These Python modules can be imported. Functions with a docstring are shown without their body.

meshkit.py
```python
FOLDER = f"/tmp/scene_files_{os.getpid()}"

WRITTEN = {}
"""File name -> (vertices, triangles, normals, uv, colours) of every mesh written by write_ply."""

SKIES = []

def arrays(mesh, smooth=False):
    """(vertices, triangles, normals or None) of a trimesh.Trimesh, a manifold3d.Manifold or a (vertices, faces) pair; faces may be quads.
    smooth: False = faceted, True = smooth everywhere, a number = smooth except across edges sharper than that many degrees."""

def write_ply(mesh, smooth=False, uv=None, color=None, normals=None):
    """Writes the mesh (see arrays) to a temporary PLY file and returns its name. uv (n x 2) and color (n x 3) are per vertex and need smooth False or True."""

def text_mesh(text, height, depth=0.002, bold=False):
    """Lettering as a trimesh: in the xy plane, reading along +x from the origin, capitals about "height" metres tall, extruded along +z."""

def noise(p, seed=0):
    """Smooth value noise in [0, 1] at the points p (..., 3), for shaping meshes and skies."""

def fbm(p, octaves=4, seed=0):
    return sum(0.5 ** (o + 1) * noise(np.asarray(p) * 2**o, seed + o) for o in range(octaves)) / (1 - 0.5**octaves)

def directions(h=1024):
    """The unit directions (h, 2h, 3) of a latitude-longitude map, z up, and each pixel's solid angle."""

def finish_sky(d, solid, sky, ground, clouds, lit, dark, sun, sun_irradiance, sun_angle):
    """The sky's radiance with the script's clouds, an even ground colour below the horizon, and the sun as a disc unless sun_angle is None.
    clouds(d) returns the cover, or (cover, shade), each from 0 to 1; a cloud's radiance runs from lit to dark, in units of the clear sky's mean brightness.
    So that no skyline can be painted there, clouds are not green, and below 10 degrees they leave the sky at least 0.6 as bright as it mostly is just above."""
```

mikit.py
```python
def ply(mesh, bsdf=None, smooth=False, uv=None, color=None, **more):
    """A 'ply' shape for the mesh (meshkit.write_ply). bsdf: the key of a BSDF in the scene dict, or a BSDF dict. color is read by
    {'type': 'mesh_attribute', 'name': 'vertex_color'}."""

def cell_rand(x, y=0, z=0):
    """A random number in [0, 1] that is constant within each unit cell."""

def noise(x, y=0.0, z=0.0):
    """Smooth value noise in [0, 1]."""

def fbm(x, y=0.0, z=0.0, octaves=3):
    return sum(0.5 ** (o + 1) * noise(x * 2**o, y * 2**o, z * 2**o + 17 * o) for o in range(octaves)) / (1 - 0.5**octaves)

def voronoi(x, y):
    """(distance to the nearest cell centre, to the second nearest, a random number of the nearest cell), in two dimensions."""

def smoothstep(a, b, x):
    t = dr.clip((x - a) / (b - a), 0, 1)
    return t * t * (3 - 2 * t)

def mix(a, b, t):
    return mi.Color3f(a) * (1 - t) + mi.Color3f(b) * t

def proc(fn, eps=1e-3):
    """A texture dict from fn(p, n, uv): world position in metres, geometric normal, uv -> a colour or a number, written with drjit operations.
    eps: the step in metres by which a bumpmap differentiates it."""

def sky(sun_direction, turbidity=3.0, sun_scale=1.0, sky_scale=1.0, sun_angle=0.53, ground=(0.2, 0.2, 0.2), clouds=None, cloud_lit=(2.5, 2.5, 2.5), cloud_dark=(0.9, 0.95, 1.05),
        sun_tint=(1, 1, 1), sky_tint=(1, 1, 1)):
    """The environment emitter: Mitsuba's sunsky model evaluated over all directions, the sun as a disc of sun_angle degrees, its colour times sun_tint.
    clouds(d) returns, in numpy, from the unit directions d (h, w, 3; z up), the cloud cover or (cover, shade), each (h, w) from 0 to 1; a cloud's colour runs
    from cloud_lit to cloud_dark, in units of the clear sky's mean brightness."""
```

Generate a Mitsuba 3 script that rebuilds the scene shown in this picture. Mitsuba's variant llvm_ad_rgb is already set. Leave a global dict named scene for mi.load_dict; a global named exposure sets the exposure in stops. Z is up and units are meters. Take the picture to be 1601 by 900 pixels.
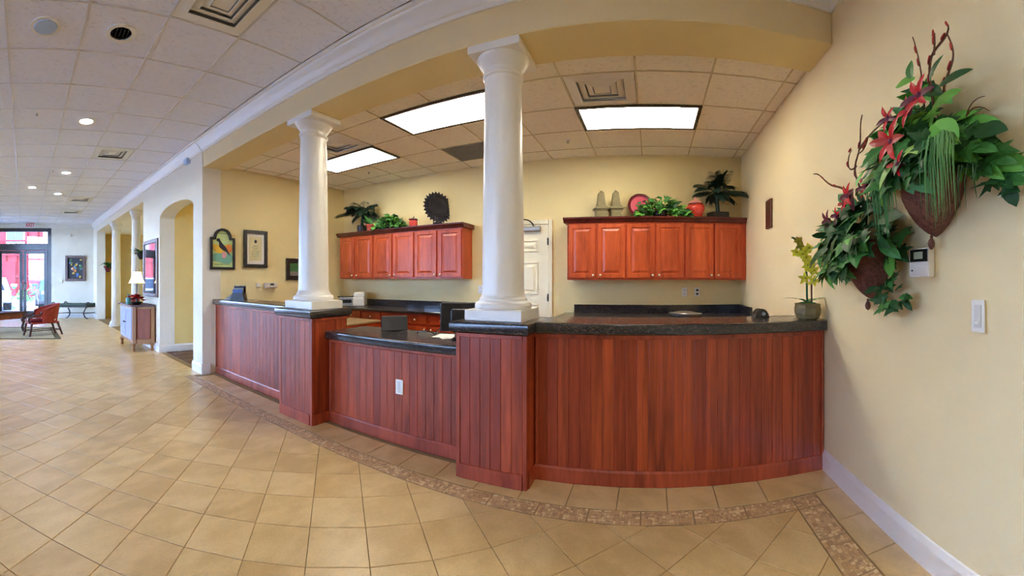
import math, random
import numpy as np, trimesh, shapely, mapbox_earcut
from shapely import affinity
from shapely.geometry import Polygon, Point, box as sbox
import mitsuba as mi, drjit as dr
import mikit
from mikit import noise, fbm, smoothstep, mix, cell_rand
from meshkit import text_mesh, noise as npnoise
T = mi.ScalarTransform4f
RNG = random.Random(7)

# ------------------------------------------------------------------ camera, sky, exposure
EYE = 1.365
exposure = 0.3
scene, labels = {'type': 'scene'}, {}
scene['camera'] = {'type': 'perspective', 'fov': 2 * math.degrees(math.atan(800.5 / 625)), 'fov_axis': 'x',
                   'principal_point_offset_y': 13 / 900, 'near_clip': 0.05,
                   'to_world': T().look_at(origin=[0, 0, EYE], target=[0, 1, EYE], up=[0, 0, 1])}
scene['sky'] = mikit.sky([0.45, -0.5, 0.75], turbidity=3.0, sun_scale=4.0, sky_scale=48.0, ground=(0.5, 0.5, 0.5), sky_tint=(0.86, 0.98, 1.3))
OFFICE_LAMP = 13.5
DOWNLIGHT = 60.0
SHADE = 1.7

# ------------------------------------------------------------------ the bent hall
# The panorama shows a bent hall: the counter front bows towards the lobby and the long wall curves away to the entrance.
# plan() turns a straight survey (a along the counter, b across it, z up; metres) into that bent floor plan; heights stay.
def plan(v):
    v = np.asarray(v, float).reshape(-1, 3)
    d = np.hypot(v[:, 0], v[:, 1])
    return np.c_[d * (np.arctan2(v[:, 0], v[:, 1]) + 0.3512), d, v[:, 2]]

def lin(*c):
    c = np.array(c, float) / 255
    return [float(x) for x in np.where(c < 0.04045, c / 12.92, ((c + 0.055) / 1.055) ** 2.4)]

# ------------------------------------------------------------------ mesh helpers
def tri(v, f):
    m = trimesh.Trimesh(np.asarray(v, float), np.asarray(f, int), process=False)
    if m.volume < 0:
        m.invert()
    return m

def prism(poly, lo, hi, n=1, axis='a', top=None):
    """A polygon drawn in the two other axes, run along one axis in n steps. top: a polygon of as many points for the far end."""
    p, q = np.asarray(poly, float), np.asarray(top if top is not None else poly, float)
    k, ts = len(p), np.linspace(0, 1, n + 1)
    r = np.concatenate([p * (1 - t) + q * t for t in ts])
    t = np.repeat(lo + (hi - lo) * ts, k)
    v = {'a': np.c_[t, r], 'b': np.c_[r[:, 0], t, r[:, 1]], 'z': np.c_[r, t]}[axis]
    i = np.arange(k); j = (i + 1) % k
    f = [np.c_[i + s * k, j + s * k, j + (s + 1) * k] for s in range(n)] + [np.c_[i + s * k, j + (s + 1) * k, i + (s + 1) * k] for s in range(n)]
    cap = np.asarray(mapbox_earcut.triangulate_float64(p, np.array([k], np.uint32)), int).reshape(-1, 3)
    e1, e2 = p[cap[:, 1]] - p[cap[:, 0]], p[cap[:, 2]] - p[cap[:, 0]]
    a2 = float(np.sum(e1[:, 0] * e2[:, 1] - e1[:, 1] * e2[:, 0]))
    area = float(np.sum(p[:, 0] * np.roll(p[:, 1], -1) - p[:, 1] * np.roll(p[:, 0], -1)))
    if a2 * area < 0:
        cap = cap[:, ::-1]
    return tri(v, np.vstack(f + [cap[:, ::-1], cap + n * k]))

def rect(u0, u1, w0, w1, c=0):
    if c <= 0:
        return [(u0, w0), (u1, w0), (u1, w1), (u0, w1)]
    return [(u0 + c, w0), (u1 - c, w0), (u1, w0 + c), (u1, w1 - c), (u1 - c, w1), (u0 + c, w1), (u0, w1 - c), (u0, w0 + c)]

def cbox(a0, a1, b0, b1, z0, z1, c=0.0, seg=0.3):
    if z1 - z0 > max(a1 - a0, b1 - b0) and max(a1 - a0, b1 - b0) < seg * 1.5:
        return prism(rect(a0, a1, b0, b1, c), z0, z1, 1, 'z')
    if a1 - a0 >= b1 - b0:
        return prism(rect(b0, b1, z0, z1, c), a0, a1, max(1, int((a1 - a0) / seg + 0.5)), 'a')
    return prism(rect(a0, a1, z0, z1, c), b0, b1, max(1, int((b1 - b0) / seg + 0.5)), 'b')

def lathe(prof, a=0, b=0, z=0, n=28, sx=1, sy=1):
    """prof: (radius, height) from bottom to top."""
    t = np.linspace(0, 2 * np.pi, n, endpoint=False)
    v = [[a, b, z + prof[0][1]]]
    for r, h in prof:
        v += [[a + r * sx * math.cos(x), b + r * sy * math.sin(x), z + h] for x in t]
    v.append([a, b, z + prof[-1][1]])
    f, L = [], len(v) - 1
    for i in range(n):
        j = (i + 1) % n
        f.append([0, 1 + j, 1 + i]); f.append([L, L - n + i, L - n + j])
        for s in range(len(prof) - 1):
            p = 1 + s * n
            f += [[p + i, p + j, p + n + j], [p + i, p + n + j, p + n + i]]
    return tri(v, f)

def tube(path, r, n=8):
    path = np.asarray(path, float); m = len(path)
    r = np.broadcast_to(np.asarray(r, float), m)
    d = np.gradient(path, axis=0); d /= np.linalg.norm(d, axis=1, keepdims=True) + 1e-12
    ref = np.array([0, 0, 1.0]) if abs(d[0][2]) < 0.9 else np.array([1.0, 0, 0])
    v, u = [], None
    for k in range(m):
        u = (ref if u is None else u); u = u - d[k] * np.dot(u, d[k]); u /= np.linalg.norm(u); w = np.cross(d[k], u)
        for i in range(n):
            t = 2 * math.pi * i / n
            v.append(path[k] + r[k] * (u * math.cos(t) + w * math.sin(t)))
    v += [path[0], path[-1]]
    f = []
    for i in range(n):
        j = (i + 1) % n
        f += [[m * n, j, i], [m * n + 1, (m - 1) * n + i, (m - 1) * n + j]]
        for k in range(m - 1):
            f += [[k * n + i, k * n + j, (k + 1) * n + j], [k * n + i, (k + 1) * n + j, (k + 1) * n + i]]
    return tri(v, f)

def spline(pts, n=24):
    from scipy.interpolate import CubicSpline
    p = np.asarray(pts, float); t = np.r_[0, np.cumsum(np.linalg.norm(np.diff(p, axis=0), axis=1))]
    return CubicSpline(t, p)(np.linspace(0, t[-1], n))

def bx(x0, x1, y0, y1, z0, z1, c=0.0):
    return prism(rect(x0, x1, y0, y1, c), z0, z1, 1, 'z') if c == 0 or (z1 - z0) >= min(x1 - x0, y1 - y0) else (
        prism(rect(y0, y1, z0, z1, c), x0, x1, 1, 'a') if x1 - x0 >= y1 - y0 else prism(rect(x0, x1, z0, z1, c), y0, y1, 1, 'b'))

def rbox(x0, x1, y0, y1, z0, z1, r):
    """A rounded box: hull of eight small spheres."""
    s = trimesh.creation.icosphere(subdivisions=1, radius=r)
    return trimesh.util.concatenate([s.copy().apply_translation([x, y, z]) for x in (x0 + r, x1 - r) for y in (y0 + r, y1 - r) for z in (z0 + r, z1 - r)]).convex_hull

def panel_face(u0, u1, w0, w1, rings, axis, face):
    """A moulded face: rings of (inset, depth) from the back edge to the middle. axis 'b': u is a, depth runs away from the lobby; axis 'a': u is b."""
    v, f = [], []
    for ins, dep in rings:
        for x, z in ((u0 + ins, w0 + ins), (u1 - ins, w0 + ins), (u1 - ins, w1 - ins), (u0 + ins, w1 - ins)):
            v.append((x, face + dep, z) if axis == 'b' else (face + dep, x, z))
    for s in range(len(rings) - 1):
        for i in range(4):
            j = (i + 1) % 4
            f += [[s * 4 + i, s * 4 + j, s * 4 + 4 + j], [s * 4 + i, s * 4 + 4 + j, s * 4 + 4 + i]]
    L = len(v) - 4
    f += [[L, L + 1, L + 2], [L, L + 2, L + 3], [0, 2, 1], [0, 3, 2]]
    return tri(v, f)

def slab(poly2d, z0, z1, cham=0.0):
    """A shapely polygon in (a, b) as a slab, its upper edge chamfered."""
    c = np.array(poly2d.exterior.coords)[:-1]
    if cham <= 0 or poly2d.interiors:
        return trimesh.creation.extrude_polygon(poly2d, z1 - z0, engine='earcut').apply_translation([0, 0, z0])
    cen = c.mean(0); rad = np.linalg.norm(c - cen, axis=1).mean()
    top = cen + (c - cen) * (1 - cham / rad * 1.3)
    k = len(c)
    v = np.vstack([np.c_[c, np.full(k, z0)], np.c_[c, np.full(k, z1 - cham)], np.c_[top, np.full(k, z1)]])
    i = np.arange(k); j = (i + 1) % k
    f = [np.c_[i + s, j + s, j + s + k] for s in (0, k)] + [np.c_[i + s, j + s + k, i + s + k] for s in (0, k)]
    fan = np.array([[2 * k, 2 * k + x, 2 * k + x + 1] for x in range(1, k - 1)])
    m = trimesh.Trimesh(v, np.vstack(f + [fan]), process=False)
    if m.face_normals[-1][2] < 0:
        m.invert()
    return m

def cat(ms):
    return ms if not isinstance(ms, (list, tuple)) else trimesh.util.concatenate([trimesh.Trimesh(m.vertices, m.faces, process=False) for m in ms])

# ------------------------------------------------------------------ scene helpers
USED = set()
def key_of(name, parent=None):
    k = (parent + '__' if parent else '') + name
    base, i = k, 0
    while k in USED:
        i += 1; k = f'{base}_{i:03d}'
    USED.add(k)
    return k

def put(key, mesh, mat, smooth=False, bend=True, M=None, **more):
    m = cat(mesh); m = trimesh.Trimesh(np.array(m.vertices), np.array(m.faces), process=False)
    if M is not None:
        m.apply_transform(M); bend = False
    if bend:
        m = trimesh.Trimesh(plan(m.vertices), m.faces, process=False)
    scene[key] = mikit.ply(m, 'material_' + mat, smooth, **more)
    return key

def thing(name, label, category, group=None):
    k = key_of(name); labels[k] = {'label': label, 'category': category}
    if group: labels[k]['group'] = group
    return k

def part(parent, name, mesh, mat, smooth=False, label=None, kind=None, **kw):
    k = key_of(name, parent); put(k, mesh, mat, smooth, **kw)
    if label or kind: labels[k] = {a: b for a, b in (('label', label), ('kind', kind)) if b}
    return k

def solo(name, label, category, mesh, mat, smooth=False, group=None, **kw):
    return put(thing(name, label, category, group), mesh, mat, smooth, **kw)

def struct(name, label, mesh, mat, smooth=False, **kw):
    k = key_of(name); labels[k] = {'label': label, 'kind': 'structure'}
    return put(k, mesh, mat, smooth, **kw)

def frame(a, b, z, yaw=0.0, scale=1.0):
    """Where a loose thing stands: its place in the hall, turned by yaw degrees."""
    M = trimesh.transformations.rotation_matrix(math.radians(yaw), [0, 0, 1])
    M[:3, :3] *= scale
    M[:3, 3] = plan([[a, b, z]])[0]
    return M

# ------------------------------------------------------------------ materials
def mat(name, **kw):
    d = {'type': 'principled', **kw}
    for k, v in list(d.items()):
        if k == 'base_color' and isinstance(v, list): d[k] = {'type': 'rgb', 'value': v}
    scene['material_' + name] = {'type': 'twosided', 'bsdf': d}
    return name

def colour(fn):
    return mikit.proc(fn)

def paint_fn(c, amt=0.05, s=3.0):
    def fn(p, n, uv):
        return mi.Color3f(c) * (1 - amt + 2 * amt * fbm(p.x * s, p.y * s, p.z * s))
    return fn
def wood_fn(dark, light, seed, freq=55.0):
    def fn(p, n, uv):
        u = p.x * 0.9 + p.y * 0.6
        g = fbm(u * freq + seed, p.z * 2.2, seed * 1.7, octaves=3)
        s = noise(u * freq * 5, p.z * 9, seed)
        w = noise(u * 7 + seed * 3, p.z * 0.9, 2.0)
        return mix(dark, light, dr.clip(0.85 * g + 0.25 * s + 0.45 * w - 0.26, 0, 1))
    return fn
def tile_fn(c1, c2, seed):
    def fn(p, n, uv):
        g = fbm(p.x * 7 + seed * 9, p.y * 7, seed, octaves=4)
        s = noise(p.x * 160, p.y * 160, seed)
        return mix(c1, c2, smoothstep(0.25, 0.8, g)) * (0.94 + 0.1 * s)
    return fn
def granite_fn(p, n, uv):
    a = noise(p.x * 210, p.y * 210, p.z * 210)
    b = noise(p.x * 90 + 5, p.y * 90, p.z * 90)
    c = noise(p.x * 330, p.y * 330 + 3, p.z * 330)
    col = mix(lin(16, 17, 20), lin(62, 62, 66), smoothstep(0.45, 0.75, a))
    col = mix(col, lin(96, 70, 52), smoothstep(0.68, 0.82, b) * 0.8)
    return mix(col, lin(150, 148, 146), smoothstep(0.82, 0.92, c) * 0.7)
def acoustic_fn(c):
    def fn(p, n, uv):
        s = noise(p.x * 120, p.y * 120, 1.0) * noise(p.x * 45, p.y * 60, 4.0)
        return mi.Color3f(c) * (1.02 - 0.16 * smoothstep(0.35, 0.6, s))
    return fn
def basket_fn(p, n, uv):
    t = noise(p.y * 120, p.x * 120, p.z * 60)
    s = 0.5 + 0.5 * dr.sin(p.z * 420) * dr.sin((p.x + p.y) * 300)
    return mix(lin(52, 30, 26), lin(122, 74, 60), dr.clip(0.5 * t + 0.5 * s, 0, 1))

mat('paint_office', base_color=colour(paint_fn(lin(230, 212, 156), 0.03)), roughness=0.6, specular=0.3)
mat('paint_cream', base_color=colour(paint_fn(lin(228, 210, 164), 0.03)), roughness=0.6, specular=0.3)
mat('paint_lobby', base_color=colour(paint_fn(lin(232, 226, 206), 0.03)), roughness=0.6, specular=0.3)
mat('paint_yellow', base_color=colour(paint_fn(lin(228, 202, 128), 0.03)), roughness=0.6, specular=0.3)
mat('white_gloss', base_color=lin(236, 236, 230), roughness=0.32, specular=0.5)
mat('white_satin', base_color=lin(232, 232, 226), roughness=0.5)
mat('door_white', base_color=lin(236, 228, 196), roughness=0.4)
mat('deck', base_color=lin(190, 188, 180), roughness=0.8)
mat('grout', base_color=colour(paint_fn(lin(140, 118, 84), 0.12, 9)), roughness=0.85)
TILES = [mat(f'tile_{"abcd"[i]}', base_color=colour(tile_fn(lin(*a), lin(*b), i + 1.0)), roughness=0.3, specular=0.45)
         for i, (a, b) in enumerate([((206, 176, 120), (218, 190, 136)), ((202, 170, 114), (214, 184, 130)), ((210, 180, 126), (222, 194, 142)), ((198, 168, 114), (214, 184, 132))])]
mat('mosaic_base', base_color=lin(176, 146, 102), roughness=0.5)
mat('tessera', base_color={'type': 'mesh_attribute', 'name': 'vertex_color'}, roughness=0.45)
BOARDS = [mat(f'cherry_{"abc"[i]}', base_color=colour(wood_fn(lin(96, 32, 16), lin(*c), 3.0 + 5 * i)), roughness=0.38, specular=0.5)
          for i, c in enumerate([(176, 74, 36), (160, 62, 32), (182, 78, 38)])]
mat('cherry_trim', base_color=colour(wood_fn(lin(104, 34, 22), lin(176, 78, 46), 21.0, 30)), roughness=0.36)
DOORS = [mat(f'cabinet_{"ab"[i]}', base_color=colour(wood_fn(lin(140, 44, 20), lin(*c), 31.0 + 7 * i, 30)), roughness=0.34)
         for i, c in enumerate([(206, 94, 46), (198, 82, 42)])]  # lighter than the counter cherry: the office lamps' brightness is put into the colour
mat('cornice_wood', base_color=colour(wood_fn(lin(56, 14, 14), lin(104, 34, 26), 51.0, 30)), roughness=0.35)
mat('granite', base_color=colour(granite_fn), roughness=0.14, specular=0.6)
mat('panel_lobby', base_color=colour(acoustic_fn(lin(226, 231, 248))), roughness=0.9)
mat('panel_office', base_color=colour(acoustic_fn(lin(240, 234, 216))), roughness=0.9)
mat('tee_lobby', base_color=lin(206, 206, 210), roughness=0.22, specular=0.6)
mat('tee_office', base_color=lin(200, 190, 160), roughness=0.4)
mat('black_frame', base_color=lin(24, 22, 22), roughness=0.35)
mat('black_plastic', base_color=lin(18, 18, 20), roughness=0.3)
mat('black_gloss', base_color=lin(14, 13, 16), roughness=0.08, clearcoat=0.6)
mat('dark_void', base_color=lin(28, 28, 34), roughness=0.8)
mat('vent_grey', base_color=lin(176, 178, 186), roughness=0.7)
mat('grey_grille', base_color=lin(118, 116, 112), roughness=0.6)
mat('grey_metal', base_color=lin(150, 146, 140), roughness=0.35, metallic=0.7)
mat('steel', base_color=lin(205, 205, 205), roughness=0.25, metallic=1.0)
mat('knob_nickel', base_color=lin(228, 220, 200), roughness=0.3, metallic=0.6)
mat('bronze_frame', base_color=lin(52, 46, 46), roughness=0.35)
mat('mirror_silver', base_color=lin(245, 245, 245), roughness=0.02, metallic=1.0)
scene['material_pane'] = {'type': 'thindielectric'}

# ------------------------------------------------------------------ setting: floor
WALL_R, WALL_L, BACK, FACE, FAR = 1.2, -5.2, 5.33, 2.48, -14.2
Z_LOB, Z_OFF, Z_SOF = 3.36, 3.02, 2.985
fl = struct('floor', 'tan ceramic tile floor laid diagonally with a mosaic border along the counter', bx(-23, 4.5, -5, 14.7, -0.12, 0.0), 'grout', bend=False)
def tile_part(poly, mats, rest=None, name='tile'):
    m = slab(poly, 0.0, 0.006, 0.002)
    if rest is not None:
        rest.append(m); return
    part(fl, name, m, RNG.choice(mats))
S = 0.2157
lobby = shapely.union_all([sbox(-14.2, -9.0, 0.842, 2.205), sbox(-14.2, 2.2, -5.2, 2.49)])
lobby = lobby.difference(sbox(-5.5, -1.3, 1.2, 0.2).intersection(sbox(-0.9, -1.3, 1.2, 0.5)))
ROOM = Polygon([tuple(plan([[FAR, -1.9, 0]])[0][:2] + [0.3, 0]), (-5.0, -4.1), (2.0, -4.1), (2.2, 1.2), (9, 9), (-12, 20)])
cells = []
for i in range(-90, 90):
    for j in range(-90, 90):
        c = np.array([-1.442 + S * (i - j) + 0.0, 1.653 + S * (i + j) + S])
        if not (-14.6 < c[0] < 1.3 and -9.5 < c[1] < 2.8): continue
        d, ph = math.hypot(*c), math.atan2(c[0], c[1])
        if d < 0.75 or ph < -2.5 or ph > 1.35 or not ROOM.contains(Point(*plan([[c[0], c[1], 0]])[0][:2])): continue
        g = 0.0028
        q = Polygon([(c[0], c[1] - S + g), (c[0] + S - g, c[1]), (c[0], c[1] + S - g), (c[0] - S + g, c[1])]).intersection(lobby)
        if q.geom_type != 'Polygon' or q.area < 0.002: continue
        cells.append((d if (d > 1.6 and -1.7 < ph < 1.0) else 50 + d, q))
cells.sort(key=lambda x: x[0])
rest = []
for k, (d, q) in enumerate(cells):
    tile_part(q, TILES, None if k < 236 else rest)
# border tiles between the mosaic and the counter, and along the right wall
def grid_tile(a0, a1, b0, b1):
    g = 0.0028
    if a1 - a0 > 0.02 and b1 - b0 > 0.02: tile_part(sbox(a0 + g, b0 + g, a1 - g, b1 - g), [TILES[3], TILES[1]])
ja = [0.70 - 0.305 * k for k in range(20)]
for k in range(19):
    a0, a1 = ja[k + 1], ja[k]
    if a1 < -5.1: break
    grid_tile(max(a0, -5.2), a1, 2.347, 2.61 if not (-5.2 < a0 < -5.0) else 2.62)
grid_tile(0.70, 1.19, 2.347, 2.61)
for k in range(5):
    grid_tile(1.008, 1.19, 2.347 - 0.325 * (k + 1), 2.347 - 0.325 * k)
labels[part(fl, 'far_tiles', rest, TILES[0])] = {'kind': 'stuff', 'label': 'smaller looking tiles further down the hall'}
# mosaic border: long tiles, each set with little stones
STONES = [lin(*c) for c in ((206, 172, 124), (198, 162, 114), (190, 154, 110), (222, 196, 150), (180, 142, 102), (200, 166, 122))]
def mosaic(a0, a1, b0, b1):
    k = part(fl, 'mosaic_tile', slab(sbox(a0 + .002, b0 + .002, a1 - .002, b1 - .002), 0, 0.004, 0.001), 'mosaic_base')
    vs, fs, cs, n = [], [], [], 0
    L, W = (a1 - a0, b1 - b0)
    def cut(x0, x1, y0, y1, deep):
        nonlocal n
        w, h = x1 - x0, y1 - y0
        if deep > 0 and max(w, h) > 0.021:
            t = RNG.uniform(0.36, 0.64)
            if w >= h: cut(x0, x0 + w * t, y0, y1, deep - 1); cut(x0 + w * t, x1, y0, y1, deep - 1)
            else: cut(x0, x1, y0, y0 + h * t, deep - 1); cut(x0, x1, y0 + h * t, y1, deep - 1)
            return
        m = slab(sbox(x0 + .0012, y0 + .0012, x1 - .0012, y1 - .0012), 0.003, 0.0065 + RNG.uniform(0, .0012), 0.001)
        vs.append(m.vertices); fs.append(m.faces + n); cs.append(np.tile(RNG.choice(STONES), (len(m.vertices), 1))); n += len(m.vertices)
    cut(a0 + .004, a1 - .004, b0 + .004, b1 - .004, 7)
    sk = key_of('stones', k)
    scene[sk] = mikit.ply(trimesh.Trimesh(plan(np.vstack(vs)), np.vstack(fs), process=False), 'material_tessera', False, color=np.vstack(cs))
    labels[sk] = {'kind': 'stuff'}
for k in range(20):
    a1 = 0.848 - 0.305 * k
    if a1 < -5.0: break
    mosaic(max(a1 - 0.305, -5.2), a1, 2.210, 2.343)
mosaic(0.848, 1.005, 2.210, 2.343)
for k in range(4):
    mosaic(0.846, 1.005, 2.207 - 0.305 * (k + 1), 2.207 - 0.305 * k)

# ------------------------------------------------------------------ setting: walls
def wall_b(name, label, b0, b1, a0, a1, z0, z1, m, holes=()):
    """A wall that runs along the counter (a), with shapely holes in (a, z)."""
    g = sbox(a0, z0, a1, z1)
    for h in holes: g = g.difference(h)
    w = trimesh.creation.extrude_polygon(g, b1 - b0, engine='earcut')
    w.vertices = np.c_[w.vertices[:, 0], b0 + w.vertices[:, 2], w.vertices[:, 1]]
    w = tri(*trimesh.remesh.subdivide_to_size(w.vertices, w.faces, 0.5))
    return struct(name, label, w, m)
TOP = 3.62
arch = [(-7.05, 0), (-7.05, 2.50)] + [(-6.285 - 0.765 * math.cos(t), 2.50 + 0.17 * math.sin(t)) for t in np.linspace(0.001, math.pi - .001, 24)] + [(-5.52, 2.50), (-5.52, 0)]
wall_hall = wall_b('wall_hall', 'long cream hall wall with an arch and a wide columned opening', FACE, FACE + 0.3, -14.2, -5.2, 0, TOP, 'paint_lobby',
       [Polygon([(x, z - (0.01 if z == 0 else 0)) for x, z in arch]), sbox(-13.55, -0.01, -8.1, 3.02)])
struct('wall_left', 'yellow office end wall hung with framed pictures', cbox(-5.52, WALL_L, FACE + 0.3, BACK + 0.2, 0, TOP), 'paint_office')
struct('wall_back', 'yellow office back wall behind the wall cabinets', cbox(-5.2, 1.4, BACK, BACK + 0.2, 0, TOP), 'paint_office')
struct('wall_right', 'cream wall with two hanging flower baskets at the end of the counter',
       [cbox(WALL_R, WALL_R + 0.2, 0.6, BACK, 0, TOP, seg=0.15)], 'paint_cream', smooth=20)
struct('wall_far', 'pale end wall around the glass entrance doors', [cbox(FAR - 0.3, FAR, -1.9, -1.06, 0, TOP), cbox(FAR - 0.3, FAR, 0.96, FACE + .3, 0, TOP), cbox(FAR - 0.3, FAR, -1.06, 0.96, 3.2, TOP)], 'paint_lobby')
struct('wall_soffit', 'cream soffit beam spanning over the counter columns', cbox(WALL_L, WALL_R, 2.49, 2.885, Z_SOF + .004, TOP, 0.003), 'paint_cream')
part('wall_soffit', 'underside', cbox(WALL_L, WALL_R, 2.493, 2.885, Z_SOF, Z_SOF + .0039), 'paint_office')  # warm bounce from the office, put into the colour by the yellower paint
struct('wall_side_room', 'golden wall of the room behind the columned opening', [cbox(-14.5, -5.52, 4.6, 4.8, 0, TOP), cbox(-14.5, -14.2, FACE + .3, 4.6, 0, TOP), cbox(-7.25, -7.05, FACE + 0.3, 3.3, 0, TOP)], 'paint_yellow')
# near end of the room, behind the camera: straight walls, the long one with tall windows
p_r, p_f = plan([[WALL_R + 0.1, 0.6, 0]])[0], plan([[FAR, -1.9, 0]])[0]
struct('wall_near', 'plain cream wall of the lobby behind the viewpoint', [bx(p_r[0] - 0.1, p_r[0] + 0.1, -4.2, p_r[1] + .05, 0, TOP), bx(-5.2, p_r[0] + 0.1, -4.4, -4.2, 0, TOP)], 'paint_cream', bend=False)
e0, e1 = np.array([-5.1, -4.3]), p_f[:2] + [0.2, 0.1]
LW = float(np.linalg.norm(e1 - e0)); dx, dy = (e1 - e0) / LW
MW = np.array([[dx, -dy, 0, e0[0]], [dy, dx, 0, e0[1]], [0, 0, 1, 0], [0, 0, 0, 1.0]])
wins = [(0.5 + 3.2 * k, 3.1 + 3.2 * k) for k in range(7)]
g = sbox(0, 0, LW, TOP).difference(shapely.union_all([sbox(x0, 0.35, x1, 3.1) for x0, x1 in wins]))
w = trimesh.creation.extrude_polygon(g, 0.2, engine='earcut'); w.vertices = np.c_[w.vertices[:, 0], w.vertices[:, 2], w.vertices[:, 1]]; w.invert()
struct('wall_window_side', 'lobby wall with tall windows opposite the counter', w, 'paint_lobby', M=MW)
for k, (x0, x1) in enumerate(wins):
    bars = [bx(x0, x1, 0.04, 0.12, 0.35, 0.42), bx(x0, x1, 0.04, 0.12, 3.03, 3.1), bx(x0, x0 + .07, 0.04, 0.12, 0.42, 3.03), bx(x1 - .07, x1, 0.04, 0.12, 0.42, 3.03)]
    bars += [bx(x0 + .07, x1 - .07, .06, .1, z - .02, z + .02) for z in (1.25, 2.15)] + [bx((x0 + x1) / 2 - .02, (x0 + x1) / 2 + .02, .06, .1, .42, 3.03)]
    kk = struct(f'window_{k + 1}', f'tall white framed lobby window, number {k + 1} along the window wall', bars, 'white_satin', M=MW)
    part(kk, 'pane', bx(x0 + .07, x1 - .07, .079, .080, .42, 3.03).slice_plane([0, .0795, 0], [0, 1, 0]), 'pane', M=MW)

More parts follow.
